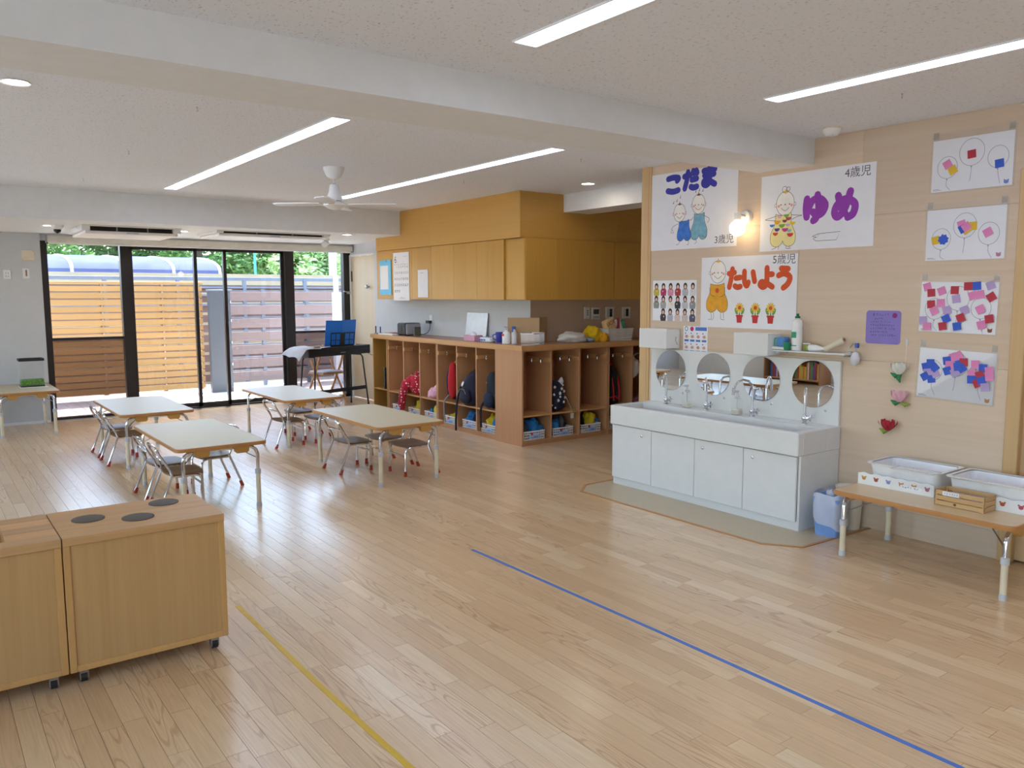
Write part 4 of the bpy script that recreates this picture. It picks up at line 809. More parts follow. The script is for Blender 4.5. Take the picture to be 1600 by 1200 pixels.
ob('weave', m, P('basket_white', 'e4e0dc', .6), t); ob('rim', MB().box(-.19, .19, -.137, -.12, .12, .132, .003).box(-.19, .19, .112, .127, .12, .132, .003).box(-.19, -.175, -.137, .127, .12, .132, .003).box(.175, .19, -.137, .127, .12, .132, .003), P('basket_white', 'e4e0dc', .6), t); ob('base', MB().box(-.165, .165, -.13, .12, 0, .004), PLAST, t)
def STRIPE(name, cols, sc, axis=0):
    m, tt, b = base(name); L = tt.links; tc = tt.nodes.new('ShaderNodeTexCoord'); sp = tt.nodes.new('ShaderNodeSeparateXYZ'); L.new(tc.outputs['Object'], sp.inputs[0]); mu = tt.nodes.new('ShaderNodeMath'); mu.operation = 'MULTIPLY'; mu.inputs[1].default_value = sc; L.new(sp.outputs[axis], mu.inputs[0]); fr = tt.nodes.new('ShaderNodeMath'); fr.operation = 'FRACT'; L.new(mu.outputs[0], fr.inputs[0])
    r = tt.nodes.new('ShaderNodeValToRGB'); r.color_ramp.interpolation = 'CONSTANT'; e = r.color_ramp.elements; e[0].color = (*lin(cols[0]), 1); e[1].position = 1/len(cols); e[1].color = (*lin(cols[1]), 1)
    for k in range(2, len(cols)): x = e.new(k/len(cols)); x.color = (*lin(cols[k]), 1)
    L.new(fr.outputs[0], r.inputs[0]); L.new(r.outputs[0], b.inputs['Base Color']); b.inputs['Roughness'].default_value = .9; return m
def towel(label, x, w, ang, mat, h=.21, txt=None):
    t = thing('folded_towel', label, 'towel', (x, 6.43, ZT+.05), 0, 'towels in the woven basket'); T = Matrix.Rotation(ang, 4, 'Y'); ob('front_fold', MB(T).box(-w/2, w/2, -.05, -.015, 0, h, .014), mat, t); ob('back_fold', MB(T).box(-w/2+.004, w/2-.004, -.014, .04, 0, h-.012, .014), mat, t)
    if txt:
        o = text('lettering', txt, .06, P('towel_red', 'a82c24', .8), t, .0, 0, 0); o.rotation_euler = (T @ Matrix.Rotation(math.pi/2, 4, 'X')).to_euler(); o.location = T @ Vector((0, -.0515, .15))
towel('orange and cream towel reading UCA in red, in the woven basket', 6.108, .13, -.38, P('towel_cream', 'e4c088', .9, var=.1, scale=25), .2, 'UCA')
towel('white towel with dark red stripes in the woven basket', 6.228, .09, -.38, STRIPE('towel_stripe', ['e8e4dc', 'e8e4dc', 'a83c4c', 'b04c5c', 'e8e4dc', 'd8c8c0'], 8.), .2)
towel('green edged towel at the end of the woven basket', 6.303, .045, -.38, P('towel_green', '4c9c78', .9), .19)
for x0, x1, z0, z1, lb, scr in ((5.965, 6.045, 1.235, 1.365, 'white triple switch plate on the nook wall', 0), (6.07, 6.195, 1.225, 1.36, 'wall control panel with a wide grey display', 1), (6.285, 6.415, 1.225, 1.362, 'wall control panel with a tall dark display, beside the wide one', 2), (6.54, 6.67, 1.228, 1.36, 'wall control panel with a tall dark display, nearest the partition', 2)):
    t = thing('wall_control', lb, 'control panel', (x0, 6.72, z0), 0, None, MF); w, h = x1-x0, z1-z0; ob('plate', MB().box(0, w, 0, h, 0, .016, .004), PLAST, t)
    if scr == 0:
        for k in range(3): ob('switch', MB().box(w*.35, w*.65, h*(.3+.17*k), h*(.3+.17*k)+.012, .016, .02), GREY, t)
    elif scr == 1: ob('display', MB().box(w*.2, w*.85, h*.45, h*.85, .016, .018), P('lcd', '4a5654', .2), t); ob('buttons', MB().box(w*.2, w*.85, h*.12, h*.3, .016, .018), LGREY, t)
    else: ob('display', MB().box(w*.42, w*.72, h*.2, h*.85, .016, .018), P('lcd_dark', '2c3234', .2), t); ob('label_strip', MB().box(w*.15, w*.35, h*.2, h*.85, .016, .0165), LGREY, t)

# ---------------------------------------------------------------- wash basin
YS, YN = 4.63, 2.935
t = thing('wash_basin', 'long white four-tap children\'s wash basin on a cupboard', 'sink', (4.64, 3.78, 0)); ox, oy = 4.64, 3.78
def lb_(m, x0, x1, y0, y1, z0, z1, b=0.): return m.box(x0-ox, x1-ox, y0-oy, y1-oy, z0, z1, b)
m = MB(); lb_(m, 4.395, 4.455, YN, YS, .487, .636, .006); lb_(m, 4.70, 4.862, YN, YS, .487, .636, .004); lb_(m, 4.45, 4.705, YN, YN+.06, .487, .636, .004); lb_(m, 4.45, 4.705, YS-.06, YS, .487, .636, .004); lb_(m, 4.45, 4.705, YN+.05, YS-.05, .487, .50)
ob('trough', m, WHITE, t)
for y in (3.2, 3.78, 4.36): ob('drain', MB().lathe([(.03, .5), (.03, .503), (.022, .504), (.001, .502)], (4.575-ox, y-oy, 0), 16), STEEL, t)
m = MB(); lb_(m, 4.435, 4.86, YN+.003, YN+.021, 0, .487, .001); lb_(m, 4.435, 4.86, YS-.021, YS-.003, 0, .487, .001); lb_(m, 4.45, 4.86, YN+.02, YS-.02, .05, .07); lb_(m, 4.84, 4.86, YN+.02, YS-.02, .0, .487); lb_(m, 4.44, 4.46, YN+.02, YS-.02, .45, .487); ob('carcass', m, WHITE, t)
m = MB(); lb_(m, 4.436, 4.452, YN+.02, YS-.02, 0, .062); ob('kick_board', m, WHITE, t)
dy = [4.625, 4.203, 3.784, 3.362, 2.955]; kn = [(4.30,), (), (3.708,), (3.285,)]
for a, b, k in zip(dy, dy[1:], kn):
    m = MB(); lb_(m, 4.416, 4.434, b+.002, a-.002, .062, .480, .002); d = ob('door', m, WHITE, t)
    for yy in k: ob('lock', MB().lathe([(.011, 0), (.011, .006), (.008, .008), (.001, .008)], seg=14), CHROME, d, loc=(4.416-ox, yy-oy, .428), rot=(0, -math.pi/2, 0))
m = MB(); lb_(m, 4.848, 4.87, YN+.01, YS, .636, 1.065, .002); ob('splashback', m, WHITE, t)
for i, y in enumerate((4.382, 3.978, 3.562, 3.14)):
    f = thing('chrome_tap', ['swan-neck chrome tap nearest the partition end post', 'swan-neck chrome tap between the two soap bottles', 'swan-neck chrome tap with its spout swung towards a soap bottle', 'swan-neck chrome tap nearest the drawings'][i], 'tap', (4.765, y, .636), 0, 'taps on the wash basin')
    ob('base', MB().lathe([(.022, 0), (.022, .006), (.014, .012), (.014, .02), (.02, .03), (.02, .05), (.012, .06)], seg=16), CHROME, f, 40)
    a = (3.6, 3.75, 2.75, 3.7)[i]; dx, dyy = math.cos(a), math.sin(a); R_ = (.055, .055, .075, .055)[i]
    pts = [(0, 0, .05), (0, 0, .19)]+[(dx*R_*(1-math.cos(q)), dyy*R_*(1-math.cos(q)), .19+R_*math.sin(q)) for q in (.5, 1.0, 1.57, 2.1, 2.6, 2.95)]
    ob('spout', MB().tube(pts, .0085, 10), CHROME, f, 60); e = pts[-1]; ob('aerator', MB().cyl((e[0], e[1], e[2]+.006), (e[0]+dx*.004, e[1]+dyy*.004, e[2]-.045), .012, 12, .010), CHROME, f)
    ob('handle', MB().tube([(0, -.012, .04), (0, -.04, .045)], [.012, .014], 10).tube([(-.022, -.042, .045), (.022, -.042, .045)], .006, 8).tube([(0, -.042, .023), (0, -.042, .067)], .006, 8), CHROME, f)
    tag(ob('sensor_button', MB().lathe([(.009, 0), (.009, .003), (.002, .004)], seg=10), STEEL, loc=(4.848, y-.1, .73), rot=(0, -math.pi/2, 0)), 'tiny steel stud on the splashback beside a tap', 'stud', 'steel studs on the splashback')
    mr = thing('round_mirror', ['round frameless mirror beside the partition end post', 'round frameless mirror under the hand-washing chart', 'round frameless mirror under the second towel dispenser', 'round frameless mirror below the bottle shelf'][i], 'mirror', (4.848, (4.413, 3.985, 3.555, 3.143)[i], .9), 0, 'mirrors above the wash basin', MR)
    ob('glass', MB().lathe([(.157, 0), (.158, .002), (.157, .005), (.001, .005)], seg=48), P('mirror_silver', 'eef2f4', .01, 1., var=0), mr, 20); ob('rim', MB().lathe([(.1585, 0), (.1595, .003), (.1575, .0045)], seg=48, cap=False), STEEL, mr)
for y, lb in ((4.15, 'clear soap bottle between the first two mirrors'), (3.68, 'clear soap bottle under the swung spout')):
    s = thing('soap_bottle', lb, 'bottle', (4.745, y, .636), 0, 'soap bottles'); ob('body', MB().box(-.03, .03, -.038, .038, 0, .12, .012), CLEAR, s); ob('soap', MB().box(-.026, .026, -.034, .034, .003, .045, .008), P('soap_pale', 'e6e0d0', .3, trans=.4), s); ob('pump', MB().cyl((0, 0, .12), (0, 0, .17), .008, 10).box(-.045, .01, -.01, .01, .165, .178, .003).cyl((0, 0, .118), (0, 0, .135), .018, 12), CLEARW, s); ob('tube', MB().cyl((0, 0, .01), (0, 0, .12), .003, 6), LGREY, s)
for (a, b), lb in (((4.635, 4.343), 'white paper-towel dispenser at the partition end post'), ((3.70, 3.415), 'white paper-towel dispenser beside the bottle shelf')):
    s = thing('towel_dispenser', lb, 'dispenser', (4.87, a, 1.08), 0, None, MR); w = a-b; ob('case', MB().box(0, w, 0, .15, 0, .15, .004), PLAST, s); ob('front_cover', MB().box(-.003, w+.003, -.002, .153, .15, .156, .003), WHITE, s); ob('slot', MB().box(.05, w-.05, -.002, 0, .05, .1), BLACK, s); ob('paper_end', MB().box(.08, w-.08, -.012, 0, .07, .073), PAPER, s)
ob('cord', MB().tube([(.295, .09, .05), (.3, .06, .06), (.31, .03, .05)], .0015, 5), BLACK, [o for o in COL.objects if o.name == 'towel_dispenser'][0])
# shelf with bottles
s = thing('wall_shelf', 'small white glass shelf with brackets above the basin', 'shelf', (4.87, 3.4, 1.112), 0, None, MR); ob('plate', MB().box(0, .54, 0, .01, .005, .125, .003), WHITE, s)
for x in (.02, .5): ob('bracket', MB().box(x, x+.025, -.015, .02, 0, .03, .003).box(x, x+.025, -.012, 0, .03, .11, .003), LGREY, s)
ZS = 1.124
s = thing('detergent_bottle', 'white detergent bottle with a dark green cap on the wall shelf', 'bottle', (4.80, 3.245, ZS)); ob('body', MB().lathe([(.034, 0), (.036, .01), (.036, .12), (.033, .15), (.036, .18), (.03, .2), (.013, .212), (.013, .218)], seg=20), PLAST, s, 40); ob('cap', MB().lathe([(.017, .216), (.017, .228), (.009, .232), (.009, .246), (.002, .248)], seg=14), P('cap_green', '1c6a4c', .4), s); ob('leaf_emblem', MB().box(-.0375, -.036, -.018, .018, .085, .125).box(-.0375, -.036, -.022, .022, .03, .036), P('leaf_green', '3c9a70', .5), s)
s = thing('sponge', 'blue and green sponge block on the wall shelf', 'sponge', (4.80, 3.36, ZS)); ob('blue_part', MB().box(-.035, .035, -.04, .02, .02, .085, .008), P('sponge_blue', '5c90cc', .9, bump=.5), s); ob('green_part', MB().box(-.03, .03, .02, .05, .02, .08, .008), P('sponge_teal', '7cb0ac', .9, bump=.5), s); ob('holder', MB().box(-.04, .04, -.045, .055, 0, .02, .004), P('holder_white', 'e8e8e8', .4), s)
c = cup('green_cup', 'small dark green cup on the wall shelf', (4.758, 3.291, ZS), .02, .026, .045, P('cup_green', '1c8a5c', .4)); ob('lid', MB().lathe([(.026, .045), (.026, .05), (.002, .051)], seg=16), P('cup_green', '1c8a5c', .4), c)
c = cup('olive_cup', 'small olive cup on the wall shelf beside the detergent', (4.80, 3.17, ZS), .02, .024, .05, P('cup_olive', '98944c', .5)); ob('rim', MB().lathe([(.025, .045), (.025, .052), (.023, .052)], seg=16, cap=False), PLAST, c)
s = thing('cream_tube', 'white squeeze tube lying on the wall shelf', 'tube', (4.80, 3.10, ZS), .1); ob('body', MB().tube([(0, .045, .022), (0, 0, .022), (0, -.06, .018)], [.022, .022, .008], 12), PLAST, s); ob('cap', MB().cyl((0, .045, .022), (0, .06, .022), .018, 12), P('cap_lime', '8cc060', .5), s)
s = thing('paper_roll', 'beige rolled paper leaning at the end of the wall shelf', 'roll', (4.80, 3.03, ZS)); ob('roll', MB().cyl((0, 0, .018), (0, -.13, .085), .019, 14), P('roll_beige', 'e0d4bc', .7), s); ob('core', MB().cyl((0, -.13, .085), (0, -.134, .087), .012, 12), P('core_brown', '9c7448', .8), s)
s = thing('hanging_net', 'small white net with a blue peg hanging from the shelf end', 'net', (4.82, 2.832, 1.10)); ob('net', MB().blob((0, 0, -.01), (.03, .03, .045), .3, 3, 2, 14, 10), P('net_white', 'dcdce0', .7), s, 80); ob('hook', MB().tube([(0, 0, .03), (0, -.01, .07), (0, .02, .085), (0, .035, .06)], .004, 6), STEEL, s); ob('peg', MB().box(-.01, .01, -.02, .0, .06, .09, .002), BLUEI, s)
# bulb lamp
s = thing('bulb_lamp', 'lit white globe bulb on a white wall socket', 'lamp', (4.87, 3.735, 2.05), 0, None, MR)
ob('rose', MB().lathe([(.05, 0), (.05, .012), (.042, .03), (.02, .036)], seg=24), PLAST, s, 40); ob('arm', MB().tube([(0, 0, .02), (0, .004, .07), (0, 0, .1)], .016, 12), PLAST, s); ob('socket', MB().cyl((0, .025, .105), (0, -.025, .105), .024, 16), PLAST, s)
ob('globe', MB().blob((0, -.082, .105), .056, 0, seg=24, rows=16), EMIT('bulb_glow', 'ffe2b0', BULB), s, 80)
# ---------------------------------------------------------------- bins and the bench load
s = thing('blue_bin', 'blue waste bin lined with a white plastic bag', 'bin', (4.555, 2.79, 0), .12); BB = P('bin_blue', '7ea2dc', .4)
def bucket(x, y, b0_, b1_, h, th=.004):
    m = MB(); f = lambda a, b, z, r: [(p[0], p[1], z) for p in rrect(-a, a, -b, b, r, 4)]
    return m.ring([f(x*b0_, y*b0_, 0, .02), f(x, y, h, .03), f(x-th, y-th, h, .028), f(x*b0_-th, y*b0_-th, .006, .018)])
ob('body', bucket(.095, .088, .8, 1, .245), BB, s, 50)
BAG = P('bag_film', 'e4e8f4', .35, trans=.4, coat=.3)
m = MB(); n = 28; rings = []
for k, (z, g) in enumerate(((.27, .97), (.262, 1.03), (.2, 1.03), (.15, 1.02))):
    rings.append([(.097*g*math.copysign(abs(math.cos(a))**.5, math.cos(a)), .09*g*math.copysign(abs(math.sin(a))**.5, math.sin(a)), z-(.05*(1+math.sin(a*1+3.6)) if k == 3 else (.015 if k == 2 else 0))+.006*math.sin(5*a+k)) for a in (2*math.pi*j/n for j in range(n))])
m.ring(rings, cap=False); ob('bag', m, BAG, s, 80); ob('bag_knot', MB().blob((-.02, .0, .262), (.03, .025, .03), .3, 3, 1, 12, 8), BAG, s, 80)
s = thing('white_bin', 'round off-white waste bin behind the blue one', 'bin', (4.775, 2.80, 0)); ob('body', MB().lathe([(.062, 0), (.067, .005), (.083, .26), (.088, .265), (.088, .275), (.082, .275), (.064, .008), (.001, .008)], seg=28), P('bin_cream', 'e4dccc', .45), s, 40); ob('liner', MB().lathe([(.08, .27), (.075, .2), (.001, .19)], seg=20), PLAST, s)
ZB = .3855
TUBM = P('tub_white', 'f0eff0', .3)
def tub(label, y0, y1):
    s = thing('storage_tub', label, 'tub', (4.615, (y0+y1)/2, ZB), 0, 'white tubs on the bench'); hy = (y1-y0)/2; hx = .15; f = lambda a, b, z: [(p[0], p[1], z) for p in rrect(-a, a, -b, b, .03, 4)]
    ob('shell', MB().ring([f(hx-.03, hy-.03, 0), f(hx-.012, hy-.012, .128), f(hx-.016, hy-.016, .128), f(hx-.034, hy-.034, .005)]), TUBM, s, 50); ob('rim', MB().ring([f(hx-.014, hy-.014, .122), f(hx+.002, hy+.002, .128), f(hx+.004, hy+.004, .134), f(hx-.016, hy-.016, .134)], cap=False), PLAST, s, 50); return s
tub('white storage tub at the bin end of the bench', 2.10, 2.525); tub('white storage tub beside the wooden crate at the door end of the bench', 1.625, 2.07)
FACE = {c: P('face_'+c, c, .6) for c in ('d8a050', 'b86038', '8c94c8', 'c88448', 'a86c88', 'b85060')}
def animals(label, x, y0, y1, cols, h=.072):
    s = thing('animal_board', label, 'board', (x, y0, ZB), 0, 'white boards with animal faces', MR); w = y0-y1; N = 40
    top = [(w*k/N, h*(1-.12*(.5+.5*math.cos(2*math.pi*len(cols)*k/N)))) for k in range(N+1)]; ob('board', MB().prism([(w, 0), (0, 0)][::-1]+top[::-1], 0, .006), PLAST, s)
    for i, c in enumerate(cols):
        cx = w*(i+.5)/len(cols); a = ob('animal_face', MB().disc(cx, h*.5, .0125, .0105, .0068).disc(cx-.011, h*.5+.01, .005, z=.0067).disc(cx+.011, h*.5+.01, .005, z=.0067), FACE[c], s, None, False); ob('eyes', MB().disc(cx-.004, h*.5+.002, .0016, z=.0075, n=8).disc(cx+.004, h*.5+.002, .0016, z=.0075, n=8).disc(cx, h*.5-.003, .002, .0014, .0075, n=8), INK, a, None, False)
    return s
animals('white board with a row of little animal faces at the bin end of the bench', 4.462, 2.565, 2.12, ('d8a050', 'b86038', '8c94c8', 'c88448', 'd8a050', 'a86c88'))
animals('white board with two little animal faces beside the wooden crate', 4.462, 1.815, 1.64, ('b86038', 'b85060'))
s = thing('clear_case', 'clear plastic case with a paper label standing on the bench', 'case', (4.385, 2.19, ZB)); ob('walls', MB().ring([[(x_, y_, z_) for x_, y_ in rrect(-.06, .06, -.115, .115, .01, 3)] for z_ in (0, .15)], cap=False), CLEAR, s); ob('rim', MB().tube([(x_, y_, .15) for x_, y_ in rrect(-.06, .06, -.115, .115, .01, 3)], .002, 6, True), CLEARW, s); ob('paper_label', MB().box(-.063, -.061, -.07, .05, .05, .07), PAPER, s); scribble('label_print', [(-.05, .05, 0)], INK, s, 0, 3, .014, MR, (-.0635, -.01, .06))
s = thing('wooden_crate', 'small slatted wooden crate with a paper label on the bench', 'crate', (4.385, 1.925, ZB)); CRW = WOOD('crate_wood', 'd2ac78', 'c29a66', 'y', 1, .6)
for z in (.004, .032, .06):
    for x in (-.065, .061): ob('slat', MB().box(x, x+.004, -.125, .125, z, z+.022, .001), CRW, s)
    for y in (-.125, .121): ob('slat', MB().box(-.065, .065, y, y+.004, z, z+.022, .001), CRW, s)
for x in (-.058, .058):
    for y in (-.118, .118): ob('corner_post', MB().box(x-.006, x+.006, y-.006, y+.006, 0, .082), CRW, s)
for k in range(5): ob('bottom_slat', MB().box(-.058+k*.026, -.04+k*.026, -.12, .12, 0, .004), CRW, s)
ob('paper_label', MB().box(-.067, -.0655, .0, .085, .058, .08), PAPER, s); scribble('label_print', [(-.035, .035, 0)], INK, s, 0, 4, .012, MR, (-.0675, .042, .069))
o = text('stamp', '●', .02, P('stamp_brown', '7a4c2c', .7), s, 0, 0); o.rotation_euler = MR.to_euler(); o.location = (-.0658, .02, .016)

# ---------------------------------------------------------------- keyboard corner
ka = math.radians(18)
s = thing('keyboard_stand', 'black tubular stand carrying the electronic keyboard', 'stand', (4.52, 10.13, 0), ka); hw = .42
for sx in (-1, 1):
    ob('leg_frame', MB().tube([(sx*(hw+.06), -.16, 0), (sx*hw, -.12, .66), (sx*(hw-.01), -.10, .695), (sx*(hw-.01), .10, .695), (sx*hw, .12, .66), (sx*(hw+.04), .16, 0)], .011, 9), BLACK, s); ob('foot', MB().cyl((sx*(hw+.06), -.16, 0), (sx*(hw+.058), -.16, .02), .015, 10).cyl((sx*(hw+.04), .16, 0), (sx*(hw+.038), .16, .02), .015, 10), BLACK, s)
ob('cross_bar', MB().box(-hw-.04, hw+.04, -.15, -.14, .22, .27, .003), BLACK, s)
s = thing('keyboard', 'black electronic keyboard with a music rest, seen from behind', 'keyboard', (4.54, 10.15, .706), ka); ob('body', MB().prism([(-.53, -.13), (.53, -.13), (.53, .13), (-.53, .13)], 0, .06).box(-.53, .53, -.13, .0, .06, .115, .006), BLACK, s)
for xx in (-.545, .53): ob('end_cap', MB().box(xx, xx+.015, -.135, .135, -.003, .118, .005), BLACK, s)
for k in range(12): ob('white_key', MB().box(-.5+k*.0835, -.42+k*.0835, .02, .128, .06, .068, .001), PLAST, s)
ob('music_rest', MB(Matrix.Translation((.1, -.06, .115)) @ Matrix.Rotation(.12, 4, 'X')).box(-.21, .21, 0, .004, 0, .02).box(-.21, .21, 0, .004, .17, .185).box(-.21, -.2, 0, .004, 0, .18).box(.2, .21, 0, .004, 0, .18).box(-.21, .21, 0, .004, .08, .09).box(-.04, .04, 0, .004, 0, .18).box(-.125, -.117, 0, .004, 0, .18).box(.117, .125, 0, .004, 0, .18), BLACK, s)
ob('panel_text', MB().box(.0, .09, -.1315, -.13, .03, .042), GREY, s); ob('socket_row', MB().box(-.4, -.1, -.1312, -.13, .02, .028), P('dark_grey', '2c2c30', .5), s); ob('power_cord', MB().tube([(.45, -.13, .02), (.55, -.16, -.03), (.62, -.22, -.04)], .003, 5), BLACK, s)
BLUEF = P('folder_blue', '1878e0', .35); s = thing('music_folder', 'bright blue open folder standing on the keyboard music rest', 'folder', (4.54, 10.15, .826), ka)
for a, b, r_ in ((-.27, 0, -.1), (0, .27, .1)): ob('cover', MB(Matrix.Translation((.09, -.05, 0)) @ Matrix.Rotation(.12, 4, 'X') @ Matrix.Rotation(r_, 4, 'Z')).box(a, b, 0, .003, 0, .345), BLUEF, s); ob('pages', MB(Matrix.Translation((.09, -.046, 0)) @ Matrix.Rotation(.12, 4, 'X') @ Matrix.Rotation(r_, 4, 'Z')).box(a+.01, b-.01, 0, .003, .005, .33), PAPER, s)
s = thing('dust_cover', 'pale grey cloth cover folded back over the end of the keyboard', 'cloth', (4.54, 10.15, .735), ka)
m = MB(); prof_ = [(-.74, .0), (-.68, .058), (-.61, .096), (-.545, .106), (-.46, .106), (-.36, .103)]
vs = []; N = 9
for i, (x, z) in enumerate(prof_):
    for j in range(N): y = -.17+.33*j/(N-1); vs.append((x+.012*math.sin(j*1.3)*(i < 2), y, z+(.012 if i < 2 else .004)*math.sin(j*1.1+i)-(.06*max(0, (.0-y)/.17)**2 if i < 2 else (.02 if j == 0 else 0))))
k = len(prof_)
m.add(vs+[(x, y, z-.004) for x, y, z in vs], [(i*N+j, i*N+j+1, (i+1)*N+j+1, (i+1)*N+j) for i in range(k-1) for j in range(N-1)]+[(k*N+i*N+j, k*N+(i+1)*N+j, k*N+(i+1)*N+j+1, k*N+i*N+j+1) for i in range(k-1) for j in range(N-1)])
ob('cloth', m, P('cover_grey', 'c6c8d0', .8), s, 80, False); ob('lining', MB().box(-.46, -.34, -.16, -.1, .107, .112, .002), P('lining_beige', 'c8bc9c', .8), s)
WF = WOOD('folding_chair_wood', 'c08c58', 'b07c48', 'z', .8, .45)
s = thing('folding_chair', 'wooden folding chair with a pale seat pad behind the keyboard', 'chair', (4.66, 10.70, 0), math.pi+.25)
for sx in (-1, 1):
    ob('leg', MB().tube([(sx*.2, -.22, 0), (sx*.2, .06, .5), (sx*.2, .2, .82)], .015, 8), WF, s); ob('leg', MB().tube([(sx*.17, .24, 0), (sx*.17, -.06, .5), (sx*.17, -.12, .6)], .014, 8), WF, s)
ob('seat', MB().box(-.18, .18, -.17, .17, .405, .425, .006), WF, s); ob('seat_pad', MB().box(-.17, .17, -.16, .16, .425, .45, .01), P('pad_blue_grey', 'ccd0e0', .8), s); ob('backrest', MB().box(-.21, .21, .17, .19, .72, .82, .008), WF, s); ob('stretcher', MB().cyl((-.17, .19, .09), (.17, .19, .09), .009, 8).cyl((-.2, -.17, .09), (.2, -.17, .09), .009, 8), WF, s)
# ---------------------------------------------------------------- terrarium on the wall table
s = thing('terrarium', 'clear insect case with green bedding and a black lid', 'case', (1.06, 10.60, .482)); ob('walls', MB().box(-.115, .115, -.085, -.082, .01, .29).box(-.115, .115, .082, .085, .01, .29).box(-.115, -.112, -.082, .082, .01, .29).box(.112, .115, -.082, .082, .01, .29), CLEAR, s)
ob('lid', MB().box(-.125, .125, -.095, .095, .29, .302, .003).box(-.125, .125, -.095, -.08, .302, .318, .002).box(-.125, .125, .08, .095, .302, .318, .002).box(-.125, -.11, -.095, .095, .302, .318, .002).box(.11, .125, -.095, .095, .302, .318, .002), BLACK, s); ob('bedding', MB().blob((0, 0, .045), (.111, .081, .035), .25, 4, 3, 24, 12, .25, .012), P('moss_green', '5a8c2c', .9, var=.5, scale=60), s, 80); ob('base', MB().box(-.12, .12, -.09, .09, 0, .012, .003), BLACK, s)
tag(ob('paper_sheet', MB().box(.93, 1.2, 10.42, 10.72, .4805, .482), PAPER), 'white paper sheet under the terrarium', 'paper')
# ---------------------------------------------------------------- wall plates left of the window
def plate(name, label, cat, x0, x1, z0, z1, d, mat): return thing(name, label, cat, (x0, 10.97, z0), 0, None, MF), x1-x0, z1-z0, d, mat
t, w, h, d, m_ = plate('junction_cover', 'ivory square cover plate on the white wall beside the window', 'cover', 1.075, 1.205, 1.91, 2.03, .03, IVORY); ob('cover', MB().box(0, w, 0, h, 0, d, .004), IVORY, t); ob('screw', MB().box(.01, .016, .01, .016, d, d+.002).box(w-.016, w-.01, h-.016, h-.01, d, d+.002), GREY, t)
t, w, h, d, m_ = plate('light_switch', 'white switch plate with a dark slider, under the ivory cover', 'switch', 1.075, 1.145, 1.70, 1.82, .01, PLAST); ob('plate', MB().box(0, w, 0, h, 0, d, .003), PLAST, t); ob('slider', MB().box(w*.42, w*.65, h*.25, h*.85, d, d+.004), P('slider_brown', '8a6a5a', .5), t)
t, w, h, d, m_ = plate('wall_outlet', 'plain white outlet plate farthest from the window', 'outlet', .885, .96, 1.695, 1.80, .01, PLAST); ob('plate', MB().box(0, w, 0, h, 0, d, .003), PLAST, t); ob('slots', MB().box(w*.3, w*.36, h*.55, h*.75, d, d+.001).box(w*.6, w*.66, h*.55, h*.75, d, d+.001).box(w*.3, w*.36, h*.2, h*.4, d, d+.001).box(w*.6, w*.66, h*.2, h*.4, d, d+.001), GREY, t)
# ---------------------------------------------------------------- ceiling fittings
LIT = EMIT('strip_glow', 'd4e2ff', STRIP)
for x0, y0, y1, lb in ((2.02, 4.45, 8.28, 'lit recessed ceiling light strip above the play-stove table row'), (3.665, 4.47, 8.05, 'lit recessed ceiling light strip running past the ceiling fan'), (2.03, -1.1, 2.72, 'lit recessed ceiling light strip on the camera side of the beam, nearer the room middle'), (3.665, -1.1, 2.72, 'lit recessed ceiling light strip above the bench and drawings wall')):
    s = thing('light_strip', lb, 'light', (x0, y0, ZC)); L_ = y1-y0; ob('diffuser', MB().box(0, .112, 0, L_, -.004, .0), LIT, s); ob('frame', MB().box(-.006, 0, -.006, L_+.006, -.007, 0).box(.112, .118, -.006, L_+.006, -.007, 0).box(0, .112, -.006, 0, -.007, 0).box(0, .112, L_, L_+.006, -.007, 0), PLAST, s)
for x, y, z, r, lb in ((.478, 4.63, ZC, .055, 'round downlight on the ceiling above the play kitchen'), (5.1, 5.70, ZC, .055, 'round downlight on the ceiling of the locker nook'), (1.21, 9.72, 2.23, .05, 'round downlight on the lowered ceiling beside the dome camera'), (2.56, 9.72, 2.23, .05, 'round downlight between the two air conditioners'), (4.3, 9.14, 2.23, .05, 'round downlight on the lowered ceiling near the keyboard')):
    s = thing('downlight', lb, 'light', (x, y, z), 0, 'ceiling downlights'); ob('ring', MB().lathe([(r, 0), (r+.012, -.002), (r+.01, -.007), (r, -.004)], seg=28, cap=False), PLAST, s); ob('lamp', MB().lathe([(r, -.002), (.001, -.003)], seg=28), EMIT('down_glow', 'ffeedd', DOWN), s)
s = thing('ceiling_fan', 'white ceiling fan with slim blades', 'fan', (2.81, 6.19, ZC)); ob('canopy', MB().lathe([(.085, 0), (.085, -.012), (.06, -.07), (.03, -.088), (.012, -.09)], seg=24), PLAST, s, 40); ob('rod', MB().cyl((0, 0, -.08), (0, 0, -.14), .011, 12), PLAST, s); ob('motor', MB().lathe([(.012, -.125), (.035, -.135), (.045, -.19), (.062, -.235), (.065, -.26), (.062, -.264)], seg=24), PLAST, s, 40); ob('dark_ring', MB().lathe([(.058, -.262), (.058, -.27)], seg=24), BLACK, s); ob('hub', MB().lathe([(.062, -.268), (.09, -.285), (.09, -.3), (.05, -.325), (.02, -.333), (.002, -.335)], seg=24), PLAST, s, 40)
for k in range(4):
    T = Matrix.Rotation(math.radians(143+90*k), 4, 'Z') @ Matrix.Translation((0, 0, -.292)) @ Matrix.Rotation(.1, 4, 'X'); b_ = ob('blade', MB(T).prism([(.12, -.045), (.2, -.055), (.46, -.05), (.49, -.03), (.49, .03), (.46, .05), (.2, .055), (.12, .045)], 0, .007), PLAST, s); ob('blade_iron', MB(T).prism([(.06, -.015), (.16, -.025), (.16, .025), (.06, .015)], -.005, 0), IVORY, b_)
